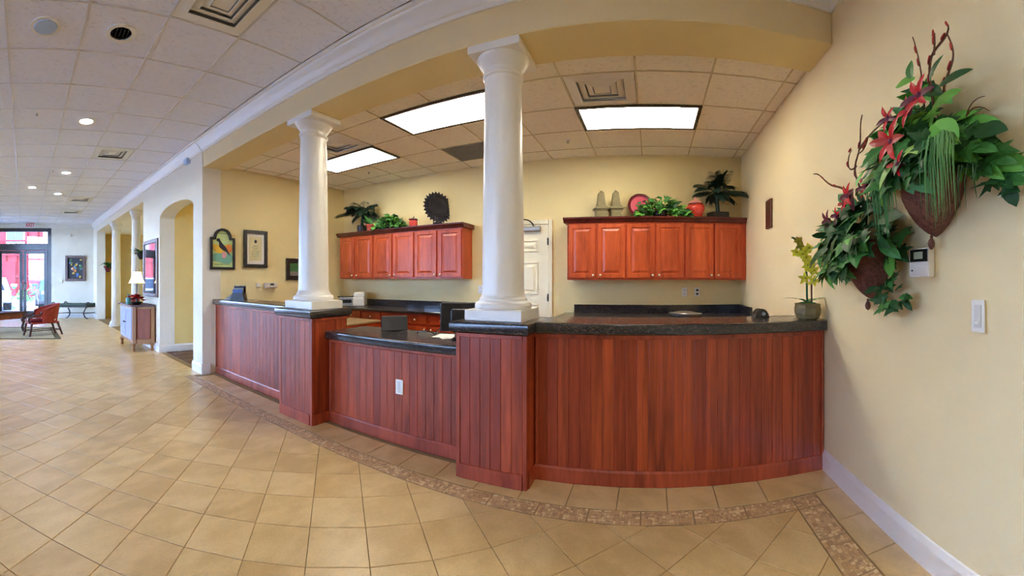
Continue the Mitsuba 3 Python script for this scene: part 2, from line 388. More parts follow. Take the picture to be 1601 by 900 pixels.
# ------------------------------------------------------------------ setting: ceilings
cl = struct('ceiling', 'white acoustic tile ceiling of the lobby', bx(-23, 4.5, -5, 15.4, TOP, TOP + 0.12), 'deck', bend=False)
def ceiling_grid(owner, al, bl, zz, panel_m, tee_m, skip=(), holes=()):
    extra = []
    for i in range(len(al) - 1):
        for j in range(len(bl) - 1):
            a0, a1, b0, b1 = al[i], al[i + 1], bl[j], bl[j + 1]
            c = ((a0 + a1) / 2, (b0 + b1) / 2)
            if any(s.contains(Point(c)) for s in skip): continue
            g = sbox(a0 + .0075, b0 + .0075, a1 - .0075, b1 - .0075)
            h = [Point(x, y).buffer(r, 10) for x, y, r in holes if g.contains(Point(x, y))]
            for x in h: g = g.difference(x)
            if b1 < -1.3:
                if c[0] < -1 and math.atan2(*c) > -2.4 and ROOM.contains(Point(*plan([[*c, 0]])[0][:2])): extra.append(slab(g, zz + 0.004, zz + 0.02))
                continue
            part(owner, 'panel', slab(g, zz + 0.004, zz + 0.02), panel_m)
    if extra: labels[part(owner, 'further_panels', extra, panel_m)] = {'kind': 'stuff'}
    for a in al[1:-1]: part(owner, 'tee_bar', cbox(a - .008, a + .008, max(bl[0], -1.36), bl[-1], zz, zz + .03, 0, 0.4), tee_m)
    for b in [x for x in bl[1:-1] if x > -1.4]: part(owner, 'tee_bar', cbox(al[0], al[-1], b - .008, b + .008, zz - .0005, zz + .03, 0, 0.4), tee_m)
AL = [-14.2] + [-2.84 + 0.61 * k for k in range(-18, 7)] + [1.2]
BL = [-1.36 - 0.61 * k for k in range(9, 0, -1)] + [-1.36, -0.75, -0.14, 0.47, 1.08, 1.69, 2.36]
near_gap = Polygon([(-1.3, -2), (2, -2), (2, 1.0), (-0.9, 1.0)])
LIGHTS = [(-4.975, 0.775, 0.1), (-7.415, 0.775, 0.1), (-9.245, 0.775, 0.1), (-8.635, 0.165, 0.1), (-3.145, 0.775, 0.1)]
SPEAK = (-3.145, 0.165)
VENTS = [(-2.84, -2.23, 1.08, 1.69), (-6.5, -5.89, 1.08, 1.69), (-10.16, -9.55, 1.08, 1.69), (-11.99, -11.38, 1.08, 1.69)]
ceiling_grid(cl, AL, BL, Z_LOB, 'panel_lobby', 'tee_lobby', [near_gap] + [sbox(a0, b0, a1, b1) for a0, a1, b0, b1 in VENTS], LIGHTS)
co = struct('ceiling_001', 'warm white acoustic tile ceiling of the office behind the counter', [cbox(WALL_L, WALL_R, 2.885, BACK, Z_OFF + 0.25, Z_OFF + 0.3)], 'deck')
AO = [-5.2] + [-5.015 + 0.61 * k for k in range(0, 11)] + [1.2]
BO = [2.885, 3.17, 3.77, 4.37, 4.97, 5.33]
TROFF = [(-0.745, 0.475, 3.77, 4.37), (-2.575, -1.355, 3.17, 3.77), (-4.405, -3.185, 3.77, 4.37)]
OVENT = [(-0.745, -0.135, 3.17, 3.77), (-3.795, -3.185, 3.17, 3.77), (-2.575, -1.965, 4.37, 4.97)]
ceiling_grid(co, AO, BO, Z_OFF, 'panel_office', 'tee_office', [sbox(a0, b0, a1, b1) for a0, a1, b0, b1 in TROFF + OVENT])
struct('ceiling_002', 'plain ceiling of the room behind the columned opening', cbox(-14.4, -5.52, FACE + .3, 4.6, 3.02, 3.07), 'panel_office')

# ------------------------------------------------------------------ setting: trim
CROWN = [(0, 3.20), (-.016, 3.20), (-.022, 3.225), (-.04, 3.235), (-.05, 3.26), (-.078, 3.295), (-.105, 3.31), (-.112, 3.33), (-.13, 3.335), (-.13, Z_LOB), (0, Z_LOB)]
struct('trim_1', 'white crown moulding along the soffit beam and the hall wall', [prism([(2.49 + u, z) for u, z in CROWN], -5.2, WALL_R, 30, 'a'), prism([(FACE + u, z) for u, z in CROWN], FAR, -5.2, 30, 'a')], 'white_gloss', 40)
struct('trim_2', 'white crown moulding above the flower baskets', prism([(WALL_R + u, z) for u, z in CROWN], 0.6, 2.49, 14, 'b'), 'white_gloss', 40)
struct('trim_3', 'white crown moulding over the entrance wall', prism([(FAR - u, z) for u, z in CROWN], -1.9, FACE, 6, 'b'), 'white_gloss', 40)
def base_prof(f, s=-1):
    return [(f, 0.0), (f + s * .018, 0.0), (f + s * .018, .115), (f + s * .012, .13), (f + s * .006, .145), (f, .15)]
struct('baseboard_right', 'white baseboard under the flower baskets', prism(base_prof(WALL_R), 0.6, 2.62, 14, 'b'), 'white_gloss')
struct('baseboard_hall', 'white baseboards along the hall wall', [prism(base_prof(FACE), x0, x1, max(1, int((x1 - x0) / .5)), 'a') for x0, x1 in ((-5.538, -5.182), (-8.1, -7.05), (-14.2, -13.55))]
       + [prism(base_prof(-7.05, 1), FACE - .018, 3.3, 2, 'b'), prism(base_prof(WALL_L, 1), FACE - .018, 2.60, 1, 'b')], 'white_gloss')
struct('baseboard_far', 'white baseboard along the entrance wall', prism(base_prof(FAR, 1), 1.0, FACE, 3, 'b'), 'white_gloss')

# ------------------------------------------------------------------ lamps
def troffer(label, a0, a1, b0, b1):
    t = thing('ceiling_light', label, 'ceiling light', 'recessed troffer lights over the office')
    z = Z_OFF
    fr = [cbox(a0, a1, b0, b0 + .035, z - .012, z + .02), cbox(a0, a1, b1 - .035, b1, z - .012, z + .02), cbox(a0, a0 + .035, b0 + .035, b1 - .035, z - .012, z + .02), cbox(a1 - .035, a1, b0 + .035, b1 - .035, z - .012, z + .02)]
    part(t, 'frame', fr, 'black_frame')
    part(t, 'housing', cbox(a0 + .02, a1 - .02, b0 + .02, b1 - .02, z + .03, z + .1), 'white_satin')
    part(t, 'diffuser', cbox(a0 + .034, a1 - .034, b0 + .034, b1 - .034, z - .009, z - .003), 'white_satin',
         emitter={'type': 'area', 'radiance': {'type': 'rgb', 'value': [OFFICE_LAMP * c for c in (1.0, 0.93, 0.78)]}})
troffer('lit rectangular ceiling light over the right wall cabinets beside the office vent', *TROFF[0])
troffer('lit rectangular ceiling light partly hidden by the nearer white column', *TROFF[1])
troffer('lit rectangular ceiling light beside the farther white column', *TROFF[2])
for k, (a, b, r) in enumerate(LIGHTS):
    lab = ['lit round downlight nearest in the lobby ceiling', 'lit round downlight between the second ceiling vent and the light strip far down the hall', 'lit round downlight farthest along the hall near the third vent',
           'lit round downlight farther left than its neighbours between the bright ceiling bars', 'unlit round can light with dark ribbed inside beside the ceiling speaker'][k]
    t = thing('downlight', lab, 'downlight', 'round downlights in the lobby ceiling')
    z = Z_LOB
    part(t, 'trim_ring', trimesh.creation.annulus(r - .012, r + .022, .010, sections=24).apply_translation([a, b, z - .001]), 'white_satin', 40)
    can = trimesh.creation.annulus(r - .012, r - .004, 0.16, sections=24).apply_translation([a, b, z + .084])
    part(t, 'can', can, 'steel' if k == 4 else 'white_satin', 40)
    part(t, 'can_top', cbox(a - r, a + r, b - r, b + r, z + .165, z + .175), 'dark_void' if k == 4 else 'white_satin')
    if k < 4:
        part(t, 'lamp', lathe([(r - .014, .02), (r - .014, .03)], a, b, z, 24), 'white_satin', emitter={'type': 'area', 'radiance': {'type': 'rgb', 'value': [2.0 * DOWNLIGHT * c for c in (0.97, 0.98, 1.0)]}})
    else:
        for q in range(-2, 3):
            part(t, 'baffle', cbox(a - .08 if abs(q) < 2 else a - .05, a + .08 if abs(q) < 2 else a + .05, b + q * .032 - .004, b + q * .032 + .004, z + .02, z + .09), 'dark_void')
t = thing('downlight', 'round downlight in the ceiling of the room behind the columns', 'downlight')
part(t, 'lamp', lathe([(.1, -.012), (.1, -.002)], -10.4, 3.7, 3.02, 20), 'white_satin', emitter={'type': 'area', 'radiance': {'type': 'rgb', 'value': [DOWNLIGHT * c for c in (1.0, 0.85, 0.6)]}})
part(t, 'trim_ring', trimesh.creation.annulus(.1, .125, .014, sections=20).apply_translation([-10.4, 3.7, 3.013]), 'white_satin')
t = thing('downlight', 'round downlight in the ceiling of the passage behind the arch', 'downlight')
part(t, 'lamp', lathe([(.1, -.012), (.1, -.002)], -6.3, 3.9, 3.02, 20), 'white_satin', emitter={'type': 'area', 'radiance': {'type': 'rgb', 'value': [DOWNLIGHT * c for c in (1.0, 0.85, 0.6)]}})
part(t, 'trim_ring', trimesh.creation.annulus(.1, .125, .014, sections=20).apply_translation([-6.3, 3.9, 3.013]), 'white_satin')
# the ceiling of the lobby's near half, and unseen downlights added to brighten it
struct('ceiling_003', 'plain white ceiling over the near half of the lobby', bx(-6.5, 2.2, -4.2, 1.0, 3.385, 3.40), 'panel_lobby', bend=False)
for k in range(4):  # unseen hall lamps, added to make up for the dimmer sky
    t = thing('downlight', 'added unseen hall ceiling downlight beyond the left edge of the photo', 'downlight', 'added fill downlights over the window side of the hall')
    part(t, 'lamp', lathe([(.1, -.02), (.1, 0)], -4.365 - 2.44 * k, -2.4, 3.358, 20), 'white_satin', emitter={'type': 'area', 'radiance': {'type': 'rgb', 'value': [2.0 * DOWNLIGHT * c for c in (0.97, 0.98, 1.0)]}})
    part(t, 'trim_ring', trimesh.creation.annulus(.1, .125, .025, sections=20).apply_translation([-4.365 - 2.44 * k, -2.4, 3.347]), 'white_satin')
for k, (x, y) in enumerate([(-0.4, 1.0), (1.1, 0.3), (-3.2, -1.6), (-1.0, -1.6), (1.2, -1.6), (-3.2, -3.2), (-1.0, -3.2), (1.2, -3.2)]):  # unseen lamps, added to brighten the near floor and counter
    t = thing('downlight', 'added unseen lobby ceiling downlight behind the viewpoint', 'downlight', 'added fill downlights over the near lobby')
    part(t, 'lamp', lathe([(.12, -.02), (.12, 0)], x, y, 3.383, 20), 'white_satin', bend=False, emitter={'type': 'area', 'radiance': {'type': 'rgb', 'value': [1.0 * DOWNLIGHT * c for c in (1.0, 0.95, 0.88)]}})
    part(t, 'trim_ring', trimesh.creation.annulus(.12, .15, .035, sections=20).apply_translation([x, y, 3.366]), 'white_satin', bend=False)
#@@PROPS
mat('carpet', base_color=colour(paint_fn(lin(150, 120, 84), 0.1, 40)), roughness=0.9)
mat('carcass', base_color=lin(120, 60, 40), roughness=0.6)
mat('switch_grey', base_color=lin(214, 214, 210), roughness=0.35)
mat('granite_tan', base_color=lin(150, 132, 98), roughness=0.2)
mat('speaker_blue', base_color=lin(170, 196, 232), roughness=0.5)
def leafmat(name, c, t=0.35):
    scene['material_' + name] = {'type': 'twosided', 'bsdf': {'type': 'principled', 'base_color': {'type': 'rgb', 'value': lin(*c)}, 'roughness': 0.45, 'specular': 0.3}}
    return name
LEAF = [leafmat('leaf_deep', (38, 76, 40)), leafmat('leaf_green', (60, 114, 52)), leafmat('leaf_bright', (98, 160, 64)), leafmat('leaf_lime', (140, 178, 90))]
leafmat('leaf_maroon', (64, 22, 34)); leafmat('petal_red', (176, 22, 34)); leafmat('petal_rust', (160, 50, 44)); leafmat('petal_dark', (84, 20, 44))
leafmat('petal_yellow', (222, 220, 70)); leafmat('petal_olive', (150, 140, 46)); leafmat('palm_dark', (24, 44, 34)); leafmat('twig', (92, 54, 40)); leafmat('grass_pale', (92, 136, 74))
mat('wicker', base_color=colour(basket_fn), roughness=0.7)
mat('pot_black', base_color=lin(26, 26, 28), roughness=0.4)
mat('pot_terracotta', base_color=lin(176, 78, 58), roughness=0.6)
mat('pot_moss', base_color=colour(paint_fn(lin(104, 92, 58), 0.3, 40)), roughness=0.45)
mat('jar_red', base_color=lin(208, 62, 46), roughness=0.25, specular=0.6)
mat('jar_pink', base_color=lin(222, 150, 136), roughness=0.3)
mat('plate_maroon', base_color=lin(96, 22, 32), roughness=0.3)
mat('plate_pink', base_color=lin(196, 62, 84), roughness=0.3)
mat('stone_grey', base_color=colour(paint_fn(lin(128, 118, 82), 0.2, 60)), roughness=0.7)
mat('navy_plate', base_color=lin(28, 28, 46), roughness=0.35)
mat('printer_white', base_color=lin(214, 210, 198), roughness=0.5)
mat('printer_grey', base_color=lin(138, 140, 142), roughness=0.45)
mat('paper', base_color=lin(240, 238, 230), roughness=0.7)
mat('tray_grey', base_color=lin(120, 118, 114), roughness=0.3)
mat('lcd_grey', base_color=lin(150, 154, 126), roughness=0.3)
for n_, c_ in dict(art_sky=(196, 216, 150), art_gold=(222, 184, 66), art_teal=(120, 176, 150), art_pink=(206, 150, 152), art_orange=(214, 128, 60), art_green=(62, 110, 60), art_blue=(80, 110, 170), art_cream=(222, 206, 160), art_dark=(34, 34, 42), art_red=(170, 52, 46), art_olive=(120, 140, 84), art_parchment=(214, 202, 156), art_white=(236, 234, 226)).items():
    mat(n_, base_color=lin(*c_), roughness=0.6)
mat('frame_brown', base_color=lin(92, 56, 36), roughness=0.4)
mat('wood_honey', base_color=colour(wood_fn(lin(120, 74, 34), lin(176, 124, 66), 61.0, 30)), roughness=0.4)
mat('wood_inset', base_color=colour(wood_fn(lin(104, 46, 24), lin(160, 84, 46), 71.0, 30)), roughness=0.4)
mat('door_bluish', base_color=lin(150, 158, 186), roughness=0.3)
mat('rattan_red', base_color=colour(paint_fn(lin(150, 44, 28), 0.3, 60)), roughness=0.5)
mat('wood_dark', base_color=lin(70, 34, 26), roughness=0.4)
mat('floral', base_color=colour(lambda p, n, uv: mix(lin(110, 24, 40), lin(226, 214, 214), smoothstep(0.52, 0.6, noise(p.x * 14, p.y * 14, p.z * 18)))), roughness=0.8)
mat('cushion_green', base_color=lin(62, 78, 66), roughness=0.7)
mat('iron', base_color=lin(58, 44, 42), roughness=0.4)
mat('rug', base_color=colour(paint_fn(lin(160, 158, 140), 0.15, 20)), roughness=0.95)
mat('rug_edge', base_color=lin(96, 92, 72), roughness=0.95)
mat('exit_red', base_color=lin(214, 44, 60), roughness=0.4)
mat('vase_teal', base_color=lin(70, 140, 130), roughness=0.2)
mat('facade_coral', base_color=colour(paint_fn(lin(158, 52, 54), 0.05, 2)), roughness=0.8)
mat('facade_white', base_color=lin(190, 186, 176), roughness=0.8)
mat('facade_line', base_color=lin(128, 40, 44), roughness=0.8)
mat('window_blue', base_color=lin(70, 88, 128), roughness=0.1)
mat('asphalt', base_color=colour(paint_fn(lin(150, 148, 144), 0.08, 2)), roughness=0.9)
mat('car_white', base_color=lin(190, 192, 192), roughness=0.2, clearcoat=0.5)
mat('car_blue', base_color=lin(60, 84, 106), roughness=0.2, clearcoat=0.5)
mat('car_glass', base_color=lin(30, 38, 44), roughness=0.05)
mat('rubber', base_color=lin(24, 24, 24), roughness=0.8)
mat('headlamp', base_color=lin(226, 230, 236), roughness=0.1)
struct('floor_001', 'plain tan carpet of the office behind the counter', cbox(WALL_L, WALL_R, 2.75, BACK, 0, 0.008), 'carpet')

# ------------------------------------------------------------------ counter, pedestals, columns
BW = 0.0762
def boards_b(t, a0, a1, face, z0, z1, thick=0.02):
    """Bead-jointed upright boards on a face that looks to the lobby."""
    n = max(1, round((a1 - a0) / BW)); w = (a1 - a0) / n
    for i in range(n):
        x0, x1 = a0 + i * w + .0005, a0 + (i + 1) * w - .0005
        dz = RNG.uniform(0, .0008)
        part(t, 'board', prism([(x0, face + thick), (x0, face + dz + .0022), (x0 + .003, face + dz), (x1 - .003, face + dz), (x1, face + dz + .0022), (x1, face + thick)], z0, z1, 1, 'z'), RNG.choice(BOARDS))
def boards_a(t, b0, b1, face, z0, z1, thick=0.02):
    n = max(1, round((b1 - b0) / BW)); w = (b1 - b0) / n
    for i in range(n):
        y0, y1 = b0 + i * w + .0005, b0 + (i + 1) * w - .0005
        s = 1 if thick > 0 else -1
        part(t, 'board', prism([(face + thick, y0), (face + s * .0022, y0), (face, y0 + .003), (face, y1 - .003), (face + s * .0022, y1), (face + thick, y1)], z0, z1, 1, 'z'), RNG.choice(BOARDS))
def counter(label, a0, a1, face, ztop, back, cut=(0, 0)):
    t = thing('counter', label, 'counter', 'reception counter sections')
    part(t, 'carcass', cbox(a0, a1, face + .02, face + .13, 0.006, ztop - .075), 'carcass')
    boards_b(t, a0 + .004, a1 - .004, face, .105, ztop - .105)
    part(t, 'base_trim', prism([(face + .02, .006), (face - .014, .006), (face - .014, .095), (face - .006, .108), (face + .02, .108)], a0, a1, 8, 'a'), 'cherry_trim')
    part(t, 'top_rail', prism([(face + .02, ztop - .108), (face - .008, ztop - .108), (face - .012, ztop - .1), (face - .012, ztop - .075), (face + .02, ztop - .075)], a0, a1, 8, 'a'), 'cherry_trim')
    for x in (a0, a1 - .018):
        part(t, 'corner_bead', cbox(x, x + .018, face - .012, face + .01, .108, ztop - .108, .004), 'cherry_trim')
    f = face - .06
    part(t, 'countertop', prism([(f + .018, ztop - .075), (f + .005, ztop - .07), (f, ztop - .058), (f, ztop - .017), (f + .005, ztop - .005), (f + .018, ztop), (back, ztop), (back, ztop - .04), (face + .06, ztop - .075)], a0 + cut[0], a1 - cut[1], 10, 'a'), 'granite', 30)
    if back > face + .4:
        part(t, 'support', cbox(a0 + .05, a1 - .05, back - .1, back - .06, .006, ztop - .04), 'carcass')
    return t
ctr_r = counter('long high counter section between the nearer column pedestal and the flower basket wall', -0.790, WALL_R - .004, 2.622, 1.08, 3.02, (.018, 0))
ctr_m = counter('lower counter section with a white wall outlet between the two column pedestals', -2.786, -1.310, 2.668, 0.875, 3.2)
ctr_l = counter('high counter section at the far end below the framed bird picture', -5.196, -3.299, 2.702, 1.08, 3.1, (.002, .034))
def pedestal(label, a0, a1, b0=2.44, b1=2.93, colr=1.0, col_label=''):
    t = thing('pedestal', label, 'pedestal', 'panelled column pedestals')
    part(t, 'carcass', cbox(a0 + .02, a1 - .02, b0 + .02, b1, .006, 1.004), 'carcass')
    boards_b(t, a0 + .03, a1 - .03, b0 + .004, .105, .98)
    boards_a(t, b0 + .03, b1 - .02, a1 - .004, .105, .98, -0.02)
    boards_a(t, b0 + .03, b1 - .02, a0 + .004, .105, .98, 0.02)
    for x0, x1 in ((a0, a0 + .03), (a1 - .03, a1)):
        part(t, 'corner_post', cbox(x0, x1, b0, b0 + .03, .006, 1.0, .003), 'cherry_trim')
    part(t, 'base_trim', cbox(a0 + .031, a1 - .031, b0 - .008, b0 + .02, .006, .105, .004), 'cherry_trim')
    part(t, 'base_trim', cbox(a1 - .02, a1 + .008, b0 + .031, b1, .006, .105, .004), 'cherry_trim')
    part(t, 'base_trim', cbox(a0 - .008, a0 + .02, b0 + .031, b1, .006, .105, .004), 'cherry_trim')
    part(t, 'top_rail', cbox(a0 + .031, a1 - .031, b0 - .004, b0 + .02, .975, 1.003, .003), 'cherry_trim')
    part(t, 'top_rail', cbox(a1 - .02, a1 + .004, b0 + .031, b1, .975, 1.003, .003), 'cherry_trim')
    part(t, 'top_rail', cbox(a0 - .004, a0 + .02, b0 + .031, b1, .975, 1.003, .003), 'cherry_trim')
    g0, g1, h0, h1 = a0 - .036, a1 + .02, b0 - .036, b1 + .03
    def ring(i): return [(g0 + i, h0 + i), (g1 - i, h0 + i), (g1 - i, h1 - i), (g0 + i, h1 - i)]
    lv = [(.018, 1.005), (.005, 1.010), (0, 1.022), (0, 1.063), (.005, 1.075), (.018, 1.0805)]
    v = [(x, y, z) for i, z in lv for x, y in ring(i)]
    f = []
    for s in range(len(lv) - 1):
        for i in range(4):
            j = (i + 1) % 4
            f += [[s * 4 + i, s * 4 + j, s * 4 + 4 + j], [s * 4 + i, s * 4 + 4 + j, s * 4 + 4 + i]]
    L = len(v) - 4
    f += [[0, 2, 1], [0, 3, 2], [L, L + 1, L + 2], [L, L + 2, L + 3]]
    part(t, 'countertop', tri(v, f), 'granite', 30)
    c = thing('column', col_label, 'column', 'white columns on the counter pedestals')
    ca, cb = (a0 + a1) / 2 - .003, 2.690
    part(c, 'plinth', cbox(ca - .207, ca + .207, cb - .207, cb + .207, 1.081, 1.158, .006), 'white_gloss')
    part(c, 'abacus', cbox(ca - .19, ca + .19, cb - .198, cb + .192, 2.932, Z_SOF, .006), 'white_gloss')
    r = colr
    prof = [(.198 * r, 1.159), (.204 * r, 1.168), (.205 * r, 1.185), (.199 * r, 1.202), (.186 * r, 1.209), (.178 * r, 1.212), (.172 * r, 1.222), (.172 * r, 1.232), (.160 * r, 1.242), (.153 * r, 1.265), (.151 * r, 1.32)]
    prof += [((.151 - .019 * (t_ ** 1.5)) * r, 1.32 + 1.47 * t_) for t_ in np.linspace(0.1, 1, 10)]
    prof += [(.134 * r, 2.795), (.144 * r, 2.80), (.147 * r, 2.81), (.144 * r, 2.82), (.134 * r, 2.825), (.134 * r, 2.85), (.142 * r, 2.857), (.146 * r, 2.866), (.152 * r, 2.872), (.166 * r, 2.89), (.180 * r, 2.912), (.188 * r, 2.931)]
    M = frame(ca, cb, 0)
    part(c, 'shaft', lathe(prof, n=48), 'white_gloss', 50, M=M)
pedestal('panelled cherry pedestal under the nearer white column', -1.306, -.794, col_label='smooth white column standing on the nearer cherry pedestal', colr=1.0)
pedestal('panelled cherry pedestal under the farther white column', -3.295, -2.79, col_label='smooth white column standing on the farther cherry pedestal', colr=.91)
t = thing('outlet', 'white wall plate outlet on the front of the lower counter', 'outlet')
part(t, 'plate', cbox(-1.99, -1.915, 2.656, 2.668, .42, .54, .004), 'white_satin')
part(t, 'socket', cbox(-1.968, -1.937, 2.653, 2.657, .435, .525, .001), 'switch_grey')

# ------------------------------------------------------------------ cabinets
RAISED = [(0, .02), (0, .003), (.003, 0), (.05, 0), (.055, .011), (.066, .011), (.094, .001)]
def cab_door(t, a0, a1, z0, z1, face, knob_a, knob_z, name='door'):
    d = part(t, name, panel_face(a0, a1, z0, z1, RAISED if name == 'door' else [(0, .02), (0, .003), (.004, 0), (.022, 0), (.027, .004)], 'b', face), RNG.choice(DOORS))
    M = frame(knob_a, face - .001, knob_z) @ trimesh.transformations.rotation_matrix(math.pi / 2, [1, 0, 0])
    part(d, 'knob', lathe([(.005, 0), (.005, .008), (.013, .013), (.015, .019), (.011, .025), (.004, .027)], n=12), 'knob_nickel', 50, M=M)
def wall_cabinet(label, a0, a1, doors, zb, zt):
    t = thing('wall_cabinet', label, 'cabinet', 'cherry wall cabinets')
    part(t, 'box', cbox(a0 + .001, a1 - .001, 5.02, BACK - .001, zb, zt, .0), DOORS[1])
    for i, (x0, x1) in enumerate(doors):
        cab_door(t, x0, x1, zb + .025, zt - .02, 5.0, x1 - .03 if i == 0 else x0 + .03, zb + .06)
zr, zl = 1.362, 1.378
for k, (a0, a1, ds) in enumerate([(-1.085, -.333, [(-1.062, -.722), (-.690, -.345)]), (-.333, .409, [(-.319, .028), (.050, .396)]), (.409, 1.196, [(.422, .768), (.796, 1.132)])]):
    wall_cabinet('cherry two-door wall cabinet ' + ['under the two obelisks', 'under the ivy between its two neighbours right of the door', 'under the palm, against the basket wall'][k], a0, a1, ds, zr, 2.09)
for k, (a0, a1, ds) in enumerate([(-4.98, -4.205, [(-4.965, -4.640), (-4.595, -4.225)]), (-4.205, -3.397, [(-4.185, -3.825), (-3.792, -3.412)]), (-3.397, -2.58, [(-3.383, -3.005), (-2.968, -2.596)])]):
    wall_cabinet('cherry two-door wall cabinet ' + ['under the potted palm, near the office corner', 'under the low ivy, second from the office corner', 'under the dark sunburst plate, its side panel showing'][k], a0, a1, ds, zl, 2.106)
def cornice(label, a0, a1, z0):
    P_ = [(BACK - .001, z0), (5.0, z0), (4.992, z0 + .006), (4.985, z0 + .02), (4.965, z0 + .04), (4.955, z0 + .046), (4.955, z0 + .064), (BACK - .001, z0 + .064)]
    solo('cabinet_cornice', label, 'cornice', prism(P_, a0, a1, 8, 'a'), 'cornice_wood', group='dark cabinet cornices')
cornice('dark cherry cornice along the top of the wall cabinets right of the door', -1.13, WALL_R - .003, 2.091)
cornice('dark cherry cornice along the top of the wall cabinets left of the door', -5.02, -2.545, 2.107)
ZR, ZL = 2.155, 2.171
def base_cabinet(label, a0, a1):
    t = thing('base_cabinet', label, 'cabinet', 'cherry base cabinets')
    part(t, 'box', cbox(a0 + .001, a1 - .001, 4.74, BACK - .001, .1, .88), DOORS[1])
    part(t, 'toe_kick', cbox(a0 + .001, a1 - .001, 4.80, BACK - .001, .008, .1), 'black_frame')
    m = (a0 + a1) / 2
    for i, (x0, x1) in enumerate([(a0 + .02, m - .025), (m + .025, a1 - .02)]):
        cab_door(t, x0, x1, .735, .86, 4.72, (x0 + x1) / 2, .797, 'drawer')
        cab_door(t, x0, x1, .13, .70, 4.72, x1 - .03 if i == 0 else x0 + .03, .665)
for k, (a0, a1) in enumerate([(-5.05, -4.22), (-4.22, -3.40), (-3.40, -2.55)]):
    base_cabinet(['cherry base cabinet with drawers below the printer', 'cherry base cabinet with drawers, second from the office corner', 'cherry base cabinet with drawers behind the black monitor'][k], a0, a1)
for k in range(3):
    base_cabinet(['cherry base cabinet beside the white door', 'cherry base cabinet under the middle of the back worktop right of the door', 'cherry base cabinet against the basket wall'][k], -1.05 + .748 * k, -1.05 + .748 * (k + 1))
def worktop(label, a0, a1, ret=False):
    t = thing('worktop', label, 'worktop', 'dark granite back worktops')
    part(t, 'slab', prism([(4.68, .886), (4.672, .894), (4.672, .912), (4.68, .92), (BACK - .002, .92), (BACK - .002, .881), (4.69, .881)], a0, a1, 8, 'a'), 'granite', 30)
    part(t, 'backsplash', cbox(a0 + (.0 if not ret else .12), a1, BACK - .03, BACK - .002, .921, 1.03, .002), 'granite')
    if ret: part(t, 'side_splash', cbox(a1 - .03, a1, 4.69, BACK - .031, .921, 1.03, .002), 'granite')
worktop('dark granite worktop and backsplash left of the door, under the printer', -5.19, -2.52)
worktop('dark granite worktop and backsplash right of the door, under a grey tray', -1.17, WALL_R - .003, True)
t = thing('desk', 'cherry side desk with a tan top behind the farther column', 'desk')
part(t, 'top', cbox(-4.45, -3.73, 3.3, 4.62, .735, .765, .006), 'granite_tan')
part(t, 'side_panel', cbox(-3.78, -3.75, 3.33, 4.6, .008, .734), DOORS[0])
part(t, 'side_panel', cbox(-4.43, -4.40, 3.33, 4.6, .008, .734), DOORS[0])
part(t, 'back_panel', cbox(-4.399, -3.781, 4.56, 4.59, .008, .734), DOORS[1])

# ------------------------------------------------------------------ office door
t = struct('door_1', 'white panelled office door with a closer, behind the nearer column', cbox(-2.34, -1.415, BACK - .022, BACK - .001, .01, 2.125), 'door_white')
MOULD = [(0, .006), (.004, -.008), (.016, -.008), (.026, .005), (.042, .005), (.07, -.005)]
for x0, x1 in ((-2.20, -1.94), (-1.82, -1.56)):
    for z0, z1 in ((1.75, 1.915), (1.16, 1.61), (.25, 1.03)):
        part(t, 'panel', panel_face(x0, x1, z0, z1, MOULD, 'b', BACK - .028), 'door_white')
cs = [cbox(-1.412, -1.355, BACK - .035, BACK - .001, .008, 2.19, .004), cbox(-2.40, -2.343, BACK - .035, BACK - .001, .008, 2.19, .004), cbox(-2.343, -1.412, BACK - .035, BACK - .001, 2.13, 2.19, .004)]
part(t, 'casing', cs, 'door_white')
for z in (1.84, 1.07, .3): part(t, 'hinge', cbox(-1.425, -1.405, BACK - .042, BACK - .03, z, z + .1), 'bronze_frame')
k = part(t, 'closer', cbox(-1.86, -1.52, BACK - .085, BACK - .024, 2.03, 2.10, .012), 'grey_metal', label='grey metal door closer')
part(k, 'arm', tube(spline([(-1.62, BACK - .05, 2.10), (-1.66, BACK - .09, 2.17), (-1.72, BACK - .12, 2.19), (-1.80, BACK - .05, 2.155)], 12), .009), 'bronze_frame', 40)
part(t, 'handle', cbox(-2.29, -2.18, BACK - .06, BACK - .024, 1.0, 1.02, .006), 'steel')
def outlet(label, a0, z):
    t = thing('outlet', label, 'outlet', 'outlets over the back worktop')
    part(t, 'plate', cbox(a0 - .036, a0 + .036, BACK - .008, BACK - .001, z - .058, z + .058, .003), 'white_satin')
    for q in (-.025, .025): part(t, 'socket', cbox(a0 - .016, a0 + .016, BACK - .011, BACK - .0085, z + q - .014, z + q + .014), 'switch_grey' if a0 < .5 else 'black_plastic')
outlet('white outlet plate over the back worktop, farther from the basket wall', .427, 1.20)
outlet('white outlet plate with dark sockets over the back worktop, closer to the basket wall', .60, 1.20)
outlet('white outlet plate on the back wall beside the nearer column', -2.44, 1.22)

